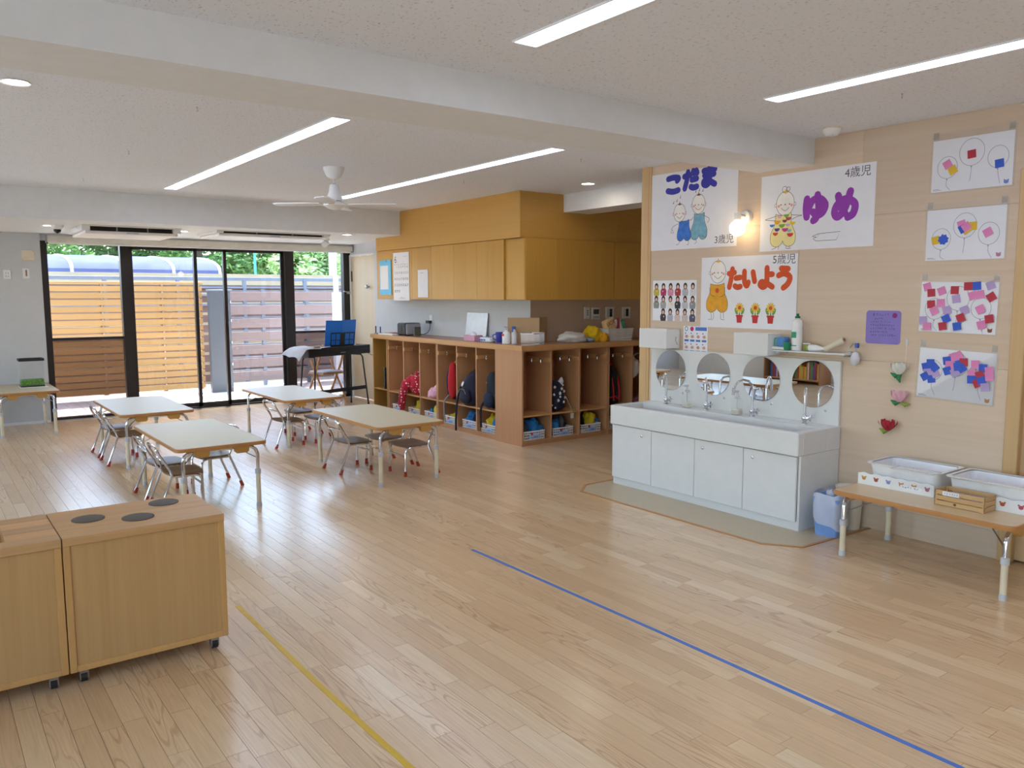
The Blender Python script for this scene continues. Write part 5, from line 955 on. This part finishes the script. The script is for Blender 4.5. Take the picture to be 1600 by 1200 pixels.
s = thing('smoke_detector', 'white dome detector on the ceiling above the drawings wall', 'detector', (4.65, 2.95, ZC)); ob('base', MB().lathe([(.06, 0), (.06, -.008)], seg=24), IVORY, s); ob('dome', MB().lathe([(.055, -.008), (.052, -.025), (.035, -.045), (.002, -.05)], seg=24), PLAST, s, 40); ob('indicator', MB(Matrix.Translation((-.012, -.02, -.042))).box(-.012, .012, -.003, .003, -.004, .002), BLACK, s)
s = thing('dome_camera', 'small white dome camera on the lowered ceiling', 'camera', (1.28, 9.62, 2.23)); ob('mount', MB().lathe([(.06, 0), (.058, -.03), (.045, -.045)], seg=20), PLAST, s); ob('dome', MB().blob((0, 0, -.05), .036, 0, seg=16, rows=10), P('dome_black', '1c1a1c', .1), s, 80)
s = thing('projector_spot', 'small white spot fitting on the lowered ceiling by the door', 'spotlight', (4.45, 10.1, 2.23)); ob('mount', MB().lathe([(.05, 0), (.05, -.02)], seg=16), PLAST, s); ob('head', MB().tube([(0, 0, -.02), (0, -.02, -.05), (-.06, -.08, -.07)], [.02, .035, .04], 14), PLAST, s)
VENT = P('vent_dark', '1e1817', .7)
def ac(label, x0, x1, y0, y1, gap):
    """cassette unit: white face panel hung below the ceiling, dark outlet gap all round"""
    s = thing('air_conditioner', label, 'air conditioner', ((x0+x1)/2, (y0+y1)/2, 2.23)); a, b = (x1-x0)/2, (y1-y0)/2
    ob('neck', MB().box(-a+.06, a-.06, -b+.03, b-.03, -gap, 0), VENT, s); ob('panel', MB().box(-a, a, -b+.02, b, -gap-.03, -gap, .008), PLAST, s)
    ob('frame', MB().box(-a-.03, a+.03, -b-.03, -b, -.012, 0, .003).box(-a-.03, a+.03, b, b+.03, -.012, 0, .003).box(-a-.03, -a+.05, -b, b, -gap, 0, .003).box(a-.05, a+.03, -b, b, -gap, 0, .003), PLAST, s)
    for k in (-.33, .33): ob('divider', MB().box(k*a-.006, k*a+.006, -b+.02, -b+.03, -gap, 0), GREY, s)
    ob('badge', MB().box(-.06, .06, -b+.018, -b+.02, -gap-.022, -gap-.01), P('badge_blue', 'b8c4d4', .5), s)
ac('white ceiling-cassette air conditioner with a dropped panel, beside the dome camera', 1.5, 2.42, 9.4, 10.2, .055); ac('long white ceiling-cassette air conditioner towards the door', 2.83, 4.12, 9.3, 10.05, .03)
hk = MB().tube([(0, 0, 0), (0, 0, -.012), (.005, 0, -.018), (0, 0, -.023), (-.004, 0, -.019)], .0016, 6).lathe([(.006, 0), (.006, -.002)], seg=10)
for i, (x, y) in enumerate(((1.33, 4.67), (1.32, 6.34), (1.295, 8.05), (4.15, 4.72), (4.075, 6.22), (4.05, 8.0), (4.16, 2.25))): tag(ob('ceiling_hook', hk if i == 0 else hkm, STEEL, loc=(x, y, ZC)), 'tiny metal hook screwed into the ceiling', 'hook', 'metal hooks in the ceiling'); hkm = [o for o in COL.objects if o.name.startswith('ceiling_hook')][0].data
# ---------------------------------------------------------------- posters on the veneer wall
KANA = {'こ': [[(.14, .84), (.5, .88), (.86, .82), (.76, .68)], [(.12, .2), (.5, .13), (.86, .18)]],
 'た': [[(.08, .74), (.48, .78)], [(.32, .95), (.24, .5), (.12, .1)], [(.58, .52), (.9, .55)], [(.52, .16), (.7, .1), (.92, .13)]],
 'ま': [[(.15, .84), (.85, .86)], [(.2, .6), (.8, .62)], [(.52, .95), (.52, .3), (.36, .1), (.16, .16), (.2, .32), (.5, .28), (.86, .1)]],
 'ゆ': [[(.13, .84), (.1, .5), (.14, .2)], [(.14, .3), (.34, .74), (.66, .8), (.88, .58), (.78, .32), (.56, .24), (.4, .36)], [(.56, .95), (.62, .5), (.54, .16), (.42, .06)]],
 'め': [[(.22, .84), (.34, .45), (.5, .22)], [(.68, .95), (.5, .4), (.24, .12), (.1, .26), (.2, .54), (.52, .7), (.86, .52), (.82, .2), (.62, .08)]],
 'い': [[(.14, .82), (.16, .36), (.32, .16), (.44, .32)], [(.74, .78), (.86, .36)]],
 'よ': [[(.54, .95), (.54, .3), (.36, .1), (.14, .18), (.22, .32), (.54, .26), (.9, .1)], [(.58, .66), (.88, .66)]],
 'う': [[(.3, .9), (.72, .88)], [(.14, .6), (.5, .68), (.84, .52), (.74, .24), (.46, .05)]]}
KANA['だ'] = KANA['た']+[[(.66, .97), (.72, .84)], [(.86, .97), (.92, .84)]]
def kana(t, ch, x, y, w, h, mat, sw, z=.0016):
    m = MB()
    for i, st in enumerate(KANA[ch]): m.stroke([(x+a*w, y+b*h) for a, b in st], sw, z+i*4e-5, 7)
    return ob('lettering', m, mat, t, None, False)
SKIN = P('print_skin', 'f6f1ea', .7); LINE = P('print_line', '55443c', .7); CHEEK = P('print_cheek', 'f0a0a0', .7)
def baby(t, cx, cy, r, body, bmat, legs, arms, hair, smile=True, tilt=0.):
    """a line-drawn infant: head outline, face dots, coloured romper, thin limbs"""
    Z = .0014
    ob('romper', MB().poly(body, Z), bmat, t, None, False); ln = MB().loop(body, .003, Z+1e-4)
    ln.ell(cx, cy, r*.86, r, .003, Z+2e-4).ell(cx-r*.9, cy-r*.1, r*.13, r*.15, .002, Z+1e-4, 12).ell(cx+r*.9, cy-r*.1, r*.13, r*.15, .002, Z+1e-4, 12)
    for l in legs+arms: ln.stroke(l, .003, Z+2e-4, 4)
    if smile: ln.stroke([(cx-r*.4, cy-r*.35), (cx, cy-r*.6), (cx+r*.4, cy-r*.35)], .003, Z+4e-4, 5)
    for dx in (-.42, 0, .42): ln.disc(cx+dx*r, cy-r*.08, r*.06, z=Z+4e-4, n=10)
    head = ob('head_shape', MB().disc(cx, cy, r*.86, r, Z+1.5e-4, 28), SKIN, t, None, False); ob('outline', ln, LINE, t, None, False)
    ob('cheeks', MB().disc(cx-r*.62, cy-r*.18, r*.12, z=Z+3e-4, n=12).disc(cx+r*.62, cy-r*.18, r*.12, z=Z+3e-4, n=12), CHEEK, t, None, False); ob('hair_tuft', MB().poly([(cx-r*.3, cy+r*.9), (cx-r*.1, cy+r*.98), (cx, cy+r*1.25), (cx+r*.1, cy+r*.98), (cx+r*.3, cy+r*.9), (cx, cy+r*.82)], Z+4e-4), hair, t, None, False)
def romper(cx, top, w0, w1, h):
    """outline of a bubble romper, smoothed"""
    c = [(cx-w0, top), (cx-w0*.5, top-h*.04), (cx+w0*.5, top-h*.04), (cx+w0, top), (cx+w0*1.05, top-h*.3), (cx+w1, top-h*.62), (cx+w1*.95, top-h*.9), (cx+w1*.5, top-h), (cx+w1*.1, top-h*.92), (cx, top-h*.82), (cx-w1*.1, top-h*.92), (cx-w1*.5, top-h), (cx-w1*.95, top-h*.9), (cx-w1, top-h*.62), (cx-w0*1.05, top-h*.3)]
    return spline(c+[c[0]], 4)[:-1]
YELH = P('hair_yellow', 'e8b84c', .7); BRH = P('hair_brown', '7a4838', .7)
AGE = P('age_text', '5c5862', .7)
# class poster 1
XW = 4.869
def poster(label, yl, yr, z0, z1, name='class_poster'): return sheet(name, label, 'poster', MR, (XW, yl, z0), yl-yr, z1-z0, PAPER, .0012), yl-yr, z1-z0
t, w, h = poster('white class poster with blue bubble letters and two dancing babies', 4.675, 3.82, 1.852, 2.45); KB = P('letter_blue', '3c3ca8', .7)
for ch, x0, y0 in (('こ', .185, .72), ('だ', .39, .745), ('ま', .60, .755)): kana(t, ch, x0*w, y0*h, .175*w, .24*h, KB, .047)
Bb = P('romper_blue', '3c78d0', .7, var=.2, scale=30); Bl2 = P('romper_teal', '7cb0c4', .7, var=.15, scale=30)
baby(t, .355*w, .47*h, .07, [(x+.0, y) for x, y in romper(.41*w, .37*h, .05, .068, .16)], Bb, [[(.37*w, .12*h), (.35*w, .07*h), (.32*w, .06*h)], [(.46*w, .12*h), (.47*w, .07*h), (.45*w, .05*h)]], [[(.34*w, .33*h), (.28*w, .30*h), (.26*w, .26*h)], [(.47*w, .36*h), (.50*w, .37*h)]], BRH)
baby(t, .575*w, .555*h, .074, romper(.585*w, .44*h, .05, .078, .2), Bl2, [[(.55*w, .13*h), (.56*w, .08*h), (.54*w, .06*h)], [(.62*w, .16*h), (.66*w, .13*h), (.67*w, .17*h)]], [[(.63*w, .41*h), (.70*w, .36*h), (.68*w, .31*h)], [(.52*w, .4*h), (.49*w, .36*h)]], BRH)
ob('instrument', MB().loop([(.25*w, .22*h), (.29*w, .22*h), (.27*w, .26*h)], .004, .0016), LINE, t, None, False)
for x, y in ((.28, .60), (.32, .62), (.36, .66), (.54, .71), (.58, .72), (.62, .71)): ob('note_mark', MB().stroke([(x*w, y*h), (x*w+.006, y*h+.016)], .004, .0016, smooth=False).disc(x*w, y*h, .005, z=.0017, n=8), LINE, t, None, False)
text('age_text', '3歳児', .072, AGE, t, .865*w, .085*h, .0016)
# class poster 2
t, w, h = poster('white class poster with purple bubble letters and a baby in a patchwork romper', 3.618, 2.772, 1.80, 2.318); KP = P('letter_purple', '9a3cb0', .7)
for ch, x0 in (('ゆ', .405), ('め', .655)): kana(t, ch, x0*w, .34*h, .215*w, .36*h, KP, .05)
rp = romper(.22*w, .485*h, .062, .098, .225); baby(t, .235*w, .615*h, .082, rp, P('romper_yellow', 'f0e4a0', .7), [[(.16*w, .055*h), (.155*w, .0*h+.02), (.12*w, .012)], [(.185*w, .055*h), (.18*w, .02*h)], [(.255*w, .05*h), (.26*w, .012), (.3*w, .014)], [(.29*w, .06*h), (.285*w, .02)]], [[(.155*w, .46*h), (.10*w, .44*h), (.05*w, .425*h)], [(.15*w, .40*h), (.09*w, .41*h), (.05*w, .42*h)], [(.295*w, .46*h), (.35*w, .45*h), (.39*w, .445*h)], [(.30*w, .40*h), (.35*w, .43*h), (.39*w, .44*h)]], YELH)
ob('bonnet_bow', MB().ell(.225*w, .80*h, .018, .02, .003, .0016, 14).ell(.26*w, .80*h, .014, .014, .003, .0016, 14).stroke([(.235*w, .775*h), (.237*w, .74*h)], .003, .0016), LINE, t, None, False)
for i, (x, y, c) in enumerate(((.185, .44, 'e0a8d0'), (.25, .45, '7cb03c'), (.165, .375, 'e0a030'), (.235, .38, '8c3c30'), (.27, .41, 'c04858'), (.21, .325, '80a848'), (.265, .325, 'c8b8d8'), (.165, .275, '4c3c98'), (.24, .27, 'c83c88'), (.28, .25, '90c0b8'), (.15, .22, 'd84c30'), (.29, .2, 'd04040'), (.115, .33, '3c70c0'), (.31, .345, 'e8c428'))):
    s_ = .019+.006*((i*7) % 3)/2; ob('patch', MB().poly([(x*w+s_*math.cos(a), y*h+.012+s_*math.sin(a)) for a in [math.pi+math.pi*k/8 for k in range(9)]], .0017), P('patch_'+c, c, .7), t, None, False)
ob('paper_dart', MB().loop([(.55*w, .19*h), (.73*w, .20*h), (.70*w, .10*h), (.53*w, .10*h)], .003, .0016).stroke([(.53*w, .10*h), (.50*w, .13*h), (.53*w, .15*h), (.49*w, .16*h), (.55*w, .19*h)], .003, .0016, 3), LINE, t, None, False)
text('age_text', '4歳児', .072, AGE, t, .855*w, .90*h, .0016)
# class poster 3
t, w, h = poster('white class poster with orange bubble letters, a baby in yellow and three flower pots', 4.14, 3.305, 1.255, 1.777); KO = P('letter_orange', 'd85420', .7)
for ch, x0, ww in (('た', .30, .15), ('い', .455, .15), ('よ', .62, .16), ('う', .80, .155)): kana(t, ch, x0*w, .54*h, ww*w, .30*h, KO, .042)
ROY = P('romper_orange', 'e8a828', .7, var=.1, scale=30); rp = romper(.185*w, .625*h, .065, .098, .215)
baby(t, .19*w, .79*h, .083, rp, ROY, [[(.12*w, .21*h), (.125*w, .12*h), (.09*w, .11*h)], [(.15*w, .21*h), (.15*w, .13*h), (.125*w, .10*h)], [(.23*w, .21*h), (.235*w, .12*h), (.27*w, .11*h)], [(.26*w, .21*h), (.265*w, .13*h)]], [[(.10*w, .57*h), (.11*w, .47*h), (.16*w, .44*h)], [(.27*w, .57*h), (.265*w, .47*h), (.21*w, .43*h)]], YELH)
ob('sun_emblem', MB().disc(.185*w, .525*h, .017, .019, .0018), KO, t, None, False)
PETAL = P('petal_yellow', 'e8c040', .7); POT = P('pot_red', 'c83434', .7); LEAFP = P('leaf_print', '6ca048', .7)
for cx in (.435, .60, .755):
    fx = cx*w; ob('leaves', MB().disc(fx-.028, .235*h, .013, .026, .0015, 12, .4).disc(fx+.028, .235*h, .013, .026, .0015, 12, -.4).stroke([(fx, .16*h), (fx, .27*h)], .012, .00155), LEAFP, t, None, False)
    m = MB()
    for k in range(12): a = k*math.pi/6; m.disc(fx+.024*math.cos(a), .285*h+.024*math.sin(a), .016, .006, .0018+k*1e-5, 10, a)
    ob('petals', m, PETAL, t, None, False); ob('flower_eye', MB().disc(fx, .285*h, .014, z=.0022), KO, t, None, False); ob('pot', MB().poly([(fx-.021, .075*h), (fx+.021, .075*h), (fx+.026, .165*h), (fx-.026, .165*h)], .0018).poly([(fx-.031, .16*h), (fx+.031, .16*h), (fx+.031, .185*h), (fx-.031, .185*h)], .0019), POT, t, None, False)
text('age_text', '5歳児', .075, AGE, t, .87*w, .925*h, .0016)
# photo sheet with eighteen small figures
t, w, h = poster('white sheet with three rows of small photos of gesturing people', 4.64, 4.185, 1.293, 1.612, 'photo_sheet'); HAIRP = P('photo_hair', '2c2428', .7); FACEP = P('photo_face', 'e4b8a0', .7)
SH = ['c8b040', 'b03060', 'd890a8', 'a83838', 'b8b8c0', 'd8d4d8', '88948c', 'a8a4a8', 'e8e0d8', '30303c', 'c0c0c4', '8c9098', '403c40', 'b0b4bc', 'd8c0b8', 'd0c0b8', '585870']
k = 0
for r_ in range(3):
    for c_ in range(6):
        if r_ == 2 and c_ == 0: continue
        x, y = (.085+c_*.167)*w, (.80-r_*.315)*h; f = ob('shirt', MB().poly(spline([(x-.026, y-.058), (x-.031, y-.02), (x-.014, y+.003), (x+.014, y+.003), (x+.031, y-.02), (x+.026, y-.058)], 3), .0014), P('shirt_'+SH[k], SH[k], .7), t, None, False); ob('hair', MB().disc(x, y+.018, .02, .026, .0016, 14), HAIRP, t, None, False); ob('face', MB().disc(x, y+.012, .012, .015, .0018, 12).disc(x+.008*(-1)**k, y-.022, .007, .006, .0018, 8), FACEP, t, None, False); k += 1
# hand washing chart
t, w, h = poster('small hand-washing chart with blue captions', 4.308, 4.066, 1.047, 1.256, 'wash_chart'); CB_ = P('chart_blue', '4c78c4', .7)
ob('title_bar', MB().poly([(.5*w, .84*h), (.96*w, .84*h), (.96*w, .97*h), (.5*w, .97*h)], .0014), CB_, t, None, False); ob('title_dot', MB().disc(.36*w, .90*h, .018, z=.0015), P('chart_pink', 'b82868', .7), t, None, False); ob('title_ring', MB().ell(.13*w, .90*h, .014, .016, .006, .0015), P('chart_teal', '5090a8', .7), t, None, False)
for r_ in range(2):
    for c_ in range(4):
        x, y = (.14+c_*.24)*w, (.58-r_*.40)*h; ob('caption_bar', MB().poly([(x-.022, y-.032), (x+.022, y-.032), (x+.022, y-.016), (x-.022, y-.016)], .0014), CB_, t, None, False); ob('hand_drawing', MB().blob((x, y+.008, .0014), (.016, .012, .0004), .5, 3, k, 14, 6), P('hand_pink', 'd89c88', .7), t, None); ob('step_dot', MB().disc(x-.012, y+.032, .006, z=.0014, n=10), CB_, t, None, False)
# ---------------------------------------------------------------- children's balloon pictures
CC = {'r': P('square_red', 'b83848', .75), 'p': P('square_pink', 'e088b8', .75), 'y': P('square_yellow', 'e0b838', .75), 'b': P('square_blue', '3c60c8', .75), 'l': P('square_lilac', 'b8a0cc', .75)}
FILM = GLASS('film', (.99, .99, .99), .015, .25, .03, (.9, .9, .9), .2)
def art(label, yl, yr, z0, z1, balloons, squares, skew=0., face='d8a050'):
    t = sheet('balloon_picture', label, 'drawing', MR, (XW-.002, yl, z0), yl-yr, z1-z0, PAPER, .001); w, h = yl-yr, z1-z0; t.rotation_euler = (MR @ Matrix.Rotation(skew, 3, 'Z')).to_euler()
    ob('film_sleeve', MB().box(-.012, w+.012, -.01, h+.035, .001, .0016), FILM, t)
    m = MB(); sl = MB()
    for x, y, r in balloons: m.ell(x*w, y*h, r*.9, r, .0022, .0018).poly([(x*w-.006, y*h-r-.008), (x*w+.006, y*h-r-.008), (x*w, y*h-r)], .0018); sl.stroke([(x*w, y*h-r-.006), (x*w-.01+.02*((x*7) % 1), y*h-r-.04), (x*w+.02-.05*((x*5) % 1), max(.006, y*h-r-.085))], .0022, .0018, 4)
    ob('balloon_outline', m, P('pencil', '8c8c98', .7), t, None, False); ob('balloon_string', sl, P('pencil_violet', '9c88b0', .7), t, None, False)
    for i, (x, y, c, a) in enumerate(squares):
        s_ = .023; q = ob('paper_square', MB().box(-s_/1, s_/1, -s_/1, s_/1, 0, .0006), CC[c], t, None, loc=(x*w, y*h, .0022+i*.00035)); q.rotation_euler = (0, 0, a); q.scale = (1.0, 1.0, 1)
    ob('sticker', MB().disc(w*.93, h*.07, .013, .010, .002).disc(w*.93-.01, h*.07+.01, .004, z=.0021).disc(w*.93+.01, h*.07+.01, .004, z=.0021), P('sticker_'+face, face, .7), t, None, False); ob('name_text', MB().box(.012, .06, .008, .0095, .0016, .0019).box(.012, .045, .014, .0155, .0016, .0019), INK, t)
    for x in (.0, w-.03): ob('tape', MB().box(x, x+.03, h+.008, h+.045, .0016, .0022), P('tape_clear', 'dcd4c8', .3, trans=.6), t)
art('balloon drawing with one red, one blue and a pink and yellow square', 2.428, 1.99, 2.09, 2.383, ((.2, .46, .062), (.5, .7, .075), (.82, .55, .06)), ((.2, .52, 'p', .5), (.27, .40, 'y', .45), (.5, .66, 'r', .1), (.84, .42, 'b', .1)), 0., '6c84c8')
art('balloon drawing with a yellow and blue pair, a mixed cluster and one pink square', 2.441, 2.007, 1.695, 1.988, ((.2, .42, .06), (.5, .66, .07), (.8, .48, .062)), ((.13, .40, 'y', .2), (.23, .41, 'b', .3), (.23, .41, 'b', 1.0), (.46, .68, 'p', .3), (.52, .58, 'y', .6), (.6, .64, 'y', .05), (.48, .6, 'b', .5), (.52, .63, 'p', .6), (.79, .5, 'p', .5)), 0., 'c08098')
R_ = random.Random(5); sq = [(.08, .9, 'p', .3), (.14, .78, 'r', .1), (.28, .82, 'p', .4), (.45, .84, 'r', .0), (.62, .92, 'r', .05), (.73, .93, 'b', .1), (.9, .94, 'l', .4), (.15, .55, 'r', .1), (.28, .58, 'p', .1), (.2, .42, 'p', .5), (.48, .67, 'l', .2), (.69, .74, 'p', .4), (.78, .76, 'p', .2), (.92, .72, 'r', .6), (.37, .44, 'l', .3), (.6, .45, 'l', .4), (.8, .48, 'p', .5), (.06, .22, 'l', .1), (.12, .1, 'p', .05), (.37, .27, 'b', .5), (.33, .12, 'r', .2), (.56, .3, 'r', .4), (.52, .13, 'b', .2), (.83, .18, 'p', .3), (.92, .3, 'r', .2)]
art('balloon drawing scattered all over with pink, red, lilac and blue squares', 2.458, 2.028, 1.28, 1.572, ((.2, .46, .062), (.5, .68, .07), (.8, .5, .06)), sq, -.02, '8c5048')
sq = [(.1, .62, 'b', .3), (.16, .7, 'b', .1), (.2, .6, 'b', .4), (.13, .5, 'l', .2), (.1, .42, 'b', .6), (.19, .38, 'b', .2), (.24, .5, 'l', .5), (.22, .62, 'b', .8), (.46, .86, 'p', .3), (.52, .9, 'p', .6), (.38, .78, 'b', .2), (.42, .7, 'p', .1), (.55, .74, 'b', .4), (.6, .78, 'r', .1), (.58, .66, 'b', .7), (.4, .58, 'b', .4), (.5, .56, 'l', .5), (.53, .68, 'b', .2), (.75, .76, 'p', .1), (.85, .7, 'b', .05), (.93, .66, 'p', .2), (.72, .58, 'p', .3), (.82, .56, 'r', .4), (.72, .46, 'b', .1), (.8, .4, 'r', .5), (.85, .46, 'b', .3), (.94, .55, 'p', .2), (.9, .34, 'l', .2)]
art('balloon drawing crowded with dark blue squares, lowest on the wall', 2.452, 2.02, .888, 1.182, ((.2, .56, .06), (.5, .72, .07), (.8, .58, .06)), sq, -.035, 'b88850')
# memo and paper flowers
t = thing('purple_memo', 'lilac memo card with handwritten lines on the veneer wall', 'card', (XW, 2.795, 1.19), 0, None, MR); ob('card', MB().prism(rrect(0, .225, 0, .208, .02), 0, .0015), P('memo_lilac', '8c7cc4', .7), t)
ob('flower_print', MB().disc(.185, .178, .016, z=.0018), P('memo_magenta', '8c3078', .7), t, None, False); text('heading', '6', .026, INK, t, .05, .182, .0018); scribble('heading_print', [(.065, .15, .182)], INK, t, .0018, 5, .018)
scribble('handwriting', [(.055, .12, .158), (.03, .16, .138), (.03, .2, .117), (.03, .195, .096), (.03, .15, .075), (.03, .195, .055)], INK, t, .0018, 6, .0145)
GL = P('flower_leaf', '3c8a58', .8); GL2 = P('flower_leaf_lime', '98a848', .8)
for (y, z, c, lb, s_, lf) in ((2.545, 1.045, 'e8e6dc', 'white folded paper tulip pinned to the veneer wall', -1, GL), (2.535, .876, 'ecb8c4', 'pink paper tulip with two green leaves on the veneer wall', 1, GL), (2.60, .691, 'b82c3c', 'dark red paper rose with a lime leaf on the veneer wall', 1, GL2)):
    t = thing('paper_flower', lb, 'flower', (XW-.008, y, z), 0, None, MR); m = P('flower_'+c, c, .85, bump=.3)
    rose = c == 'b82c3c'
    ob('bloom', MB().blob((0, 0, .034), (.026, .03, .026), .1, 2.5, z*5, 16, 12), m, t, 60)
    for ly, (n_, R0, hh, fl) in enumerate(((5, .034, .06, .1), (6, .044, .055, .28)) if rose else ((4, .032, .062, .05), (5, .041, .058, .22))):
        for k in range(n_):
            a0 = 2*math.pi*(k+.5*ly)/n_; g = []; NU, NV = 7, 6; da = 2*math.pi/n_*.72
            for iv in range(NV):
                v_ = iv/(NV-1)
                for iu in range(NU):
                    u_ = iu/(NU-1)*2-1; rr = R0*(.35+.9*math.sin(min(1, v_*1.25)*1.5)*(1-.12*v_))+fl*R0*max(0, v_-.6)*1.6; wd2 = da*(1-.55*max(0, v_-.45)/.55*abs(u_)**1.2)
                    g.append((rr*math.cos(a0+u_*wd2*.5), -.032+hh*1.15*v_*(1-.25*u_*u_*v_), .034+.85*rr*math.sin(a0+u_*wd2*.5)))
            ob('petal', MB().add(g, [(q*NU+w_, q*NU+w_+1, (q+1)*NU+w_+1, (q+1)*NU+w_) for q in range(NV-1) for w_ in range(NU-1)]), m, t, 60, False)
    ob('leaf', MB().tube([(0, -.03, .015), (-.03, -.045, .02), (-.065, -.03, .012)], [.006, .016, .003], 8), lf, t, 60)
    if c == 'ecb8c4': ob('leaf', MB().tube([(0, -.035, .015), (.03, -.05, .02), (.06, -.042, .012)], [.006, .014, .003], 8), GL2, t, 60)
    if c == 'e8e6dc': ob('leaf', MB().tube([(0, -.03, .02), (-.01, -.06, .02), (.0, -.085, .015)], [.012, .014, .004], 8), GL, t, 60)
t = thing('wall_hook', 'clear adhesive hook with a thread above the white paper tulip', 'hook', (XW, 2.525, 1.19), 0, None, MR); ob('pad', MB().box(-.008, .008, 0, .04, 0, .006, .002), CLEARW, t); ob('thread', MB().tube([(0, .005, .006), (0, -.1, .01)], .001, 4), PAPER, t)
# ---------------------------------------------------------------- side of the room reflected in the mirrors
s = thing('bookcase', 'wooden bookcase against the side wall', 'bookcase', (-2.58, 7.62, 0))
for y in (0, .55, 1.08): ob('upright', MB().box(0, .32, y, y+.02, 0, 1.5), BEECH, s)
for z in (.06, .45, .85, 1.2, 1.48): ob('shelf', MB().box(0, .32, .02, 1.08, z, z+.018), BEECHX, s)
ob('back_panel', MB().box(0, .01, .02, 1.08, 0, 1.5), BEECH, s)
R_ = random.Random(9); bc = ['c04838', '3c78b0', 'e0c050', '60a060', 'e8e4dc', '805890', 'd88840']
for zz in (.078, .468, .868):
    y = 7.66
    while y < 8.6:
        wd_ = R_.uniform(.02, .04); hh = R_.uniform(.2, .3); c = R_.choice(bc)
        if not (8.15 < y+wd_ and y < 8.2):
            b = ob('book', MB().box(-2.54, -2.33, y, y+wd_, zz, zz+hh), P('book_'+c, c, .6)); cn = dict(zip(bc, ('red', 'blue', 'yellow', 'green', 'white', 'violet', 'orange')))[c]; sn = {.078: 'lowest', .468: 'middle', .868: 'upper'}[zz]; tag(b, '%s picture book on the %s shelf of the side-wall bookcase' % (cn, sn), 'book', '%s books on the %s bookcase shelf' % (cn, sn))
        y += wd_+.003
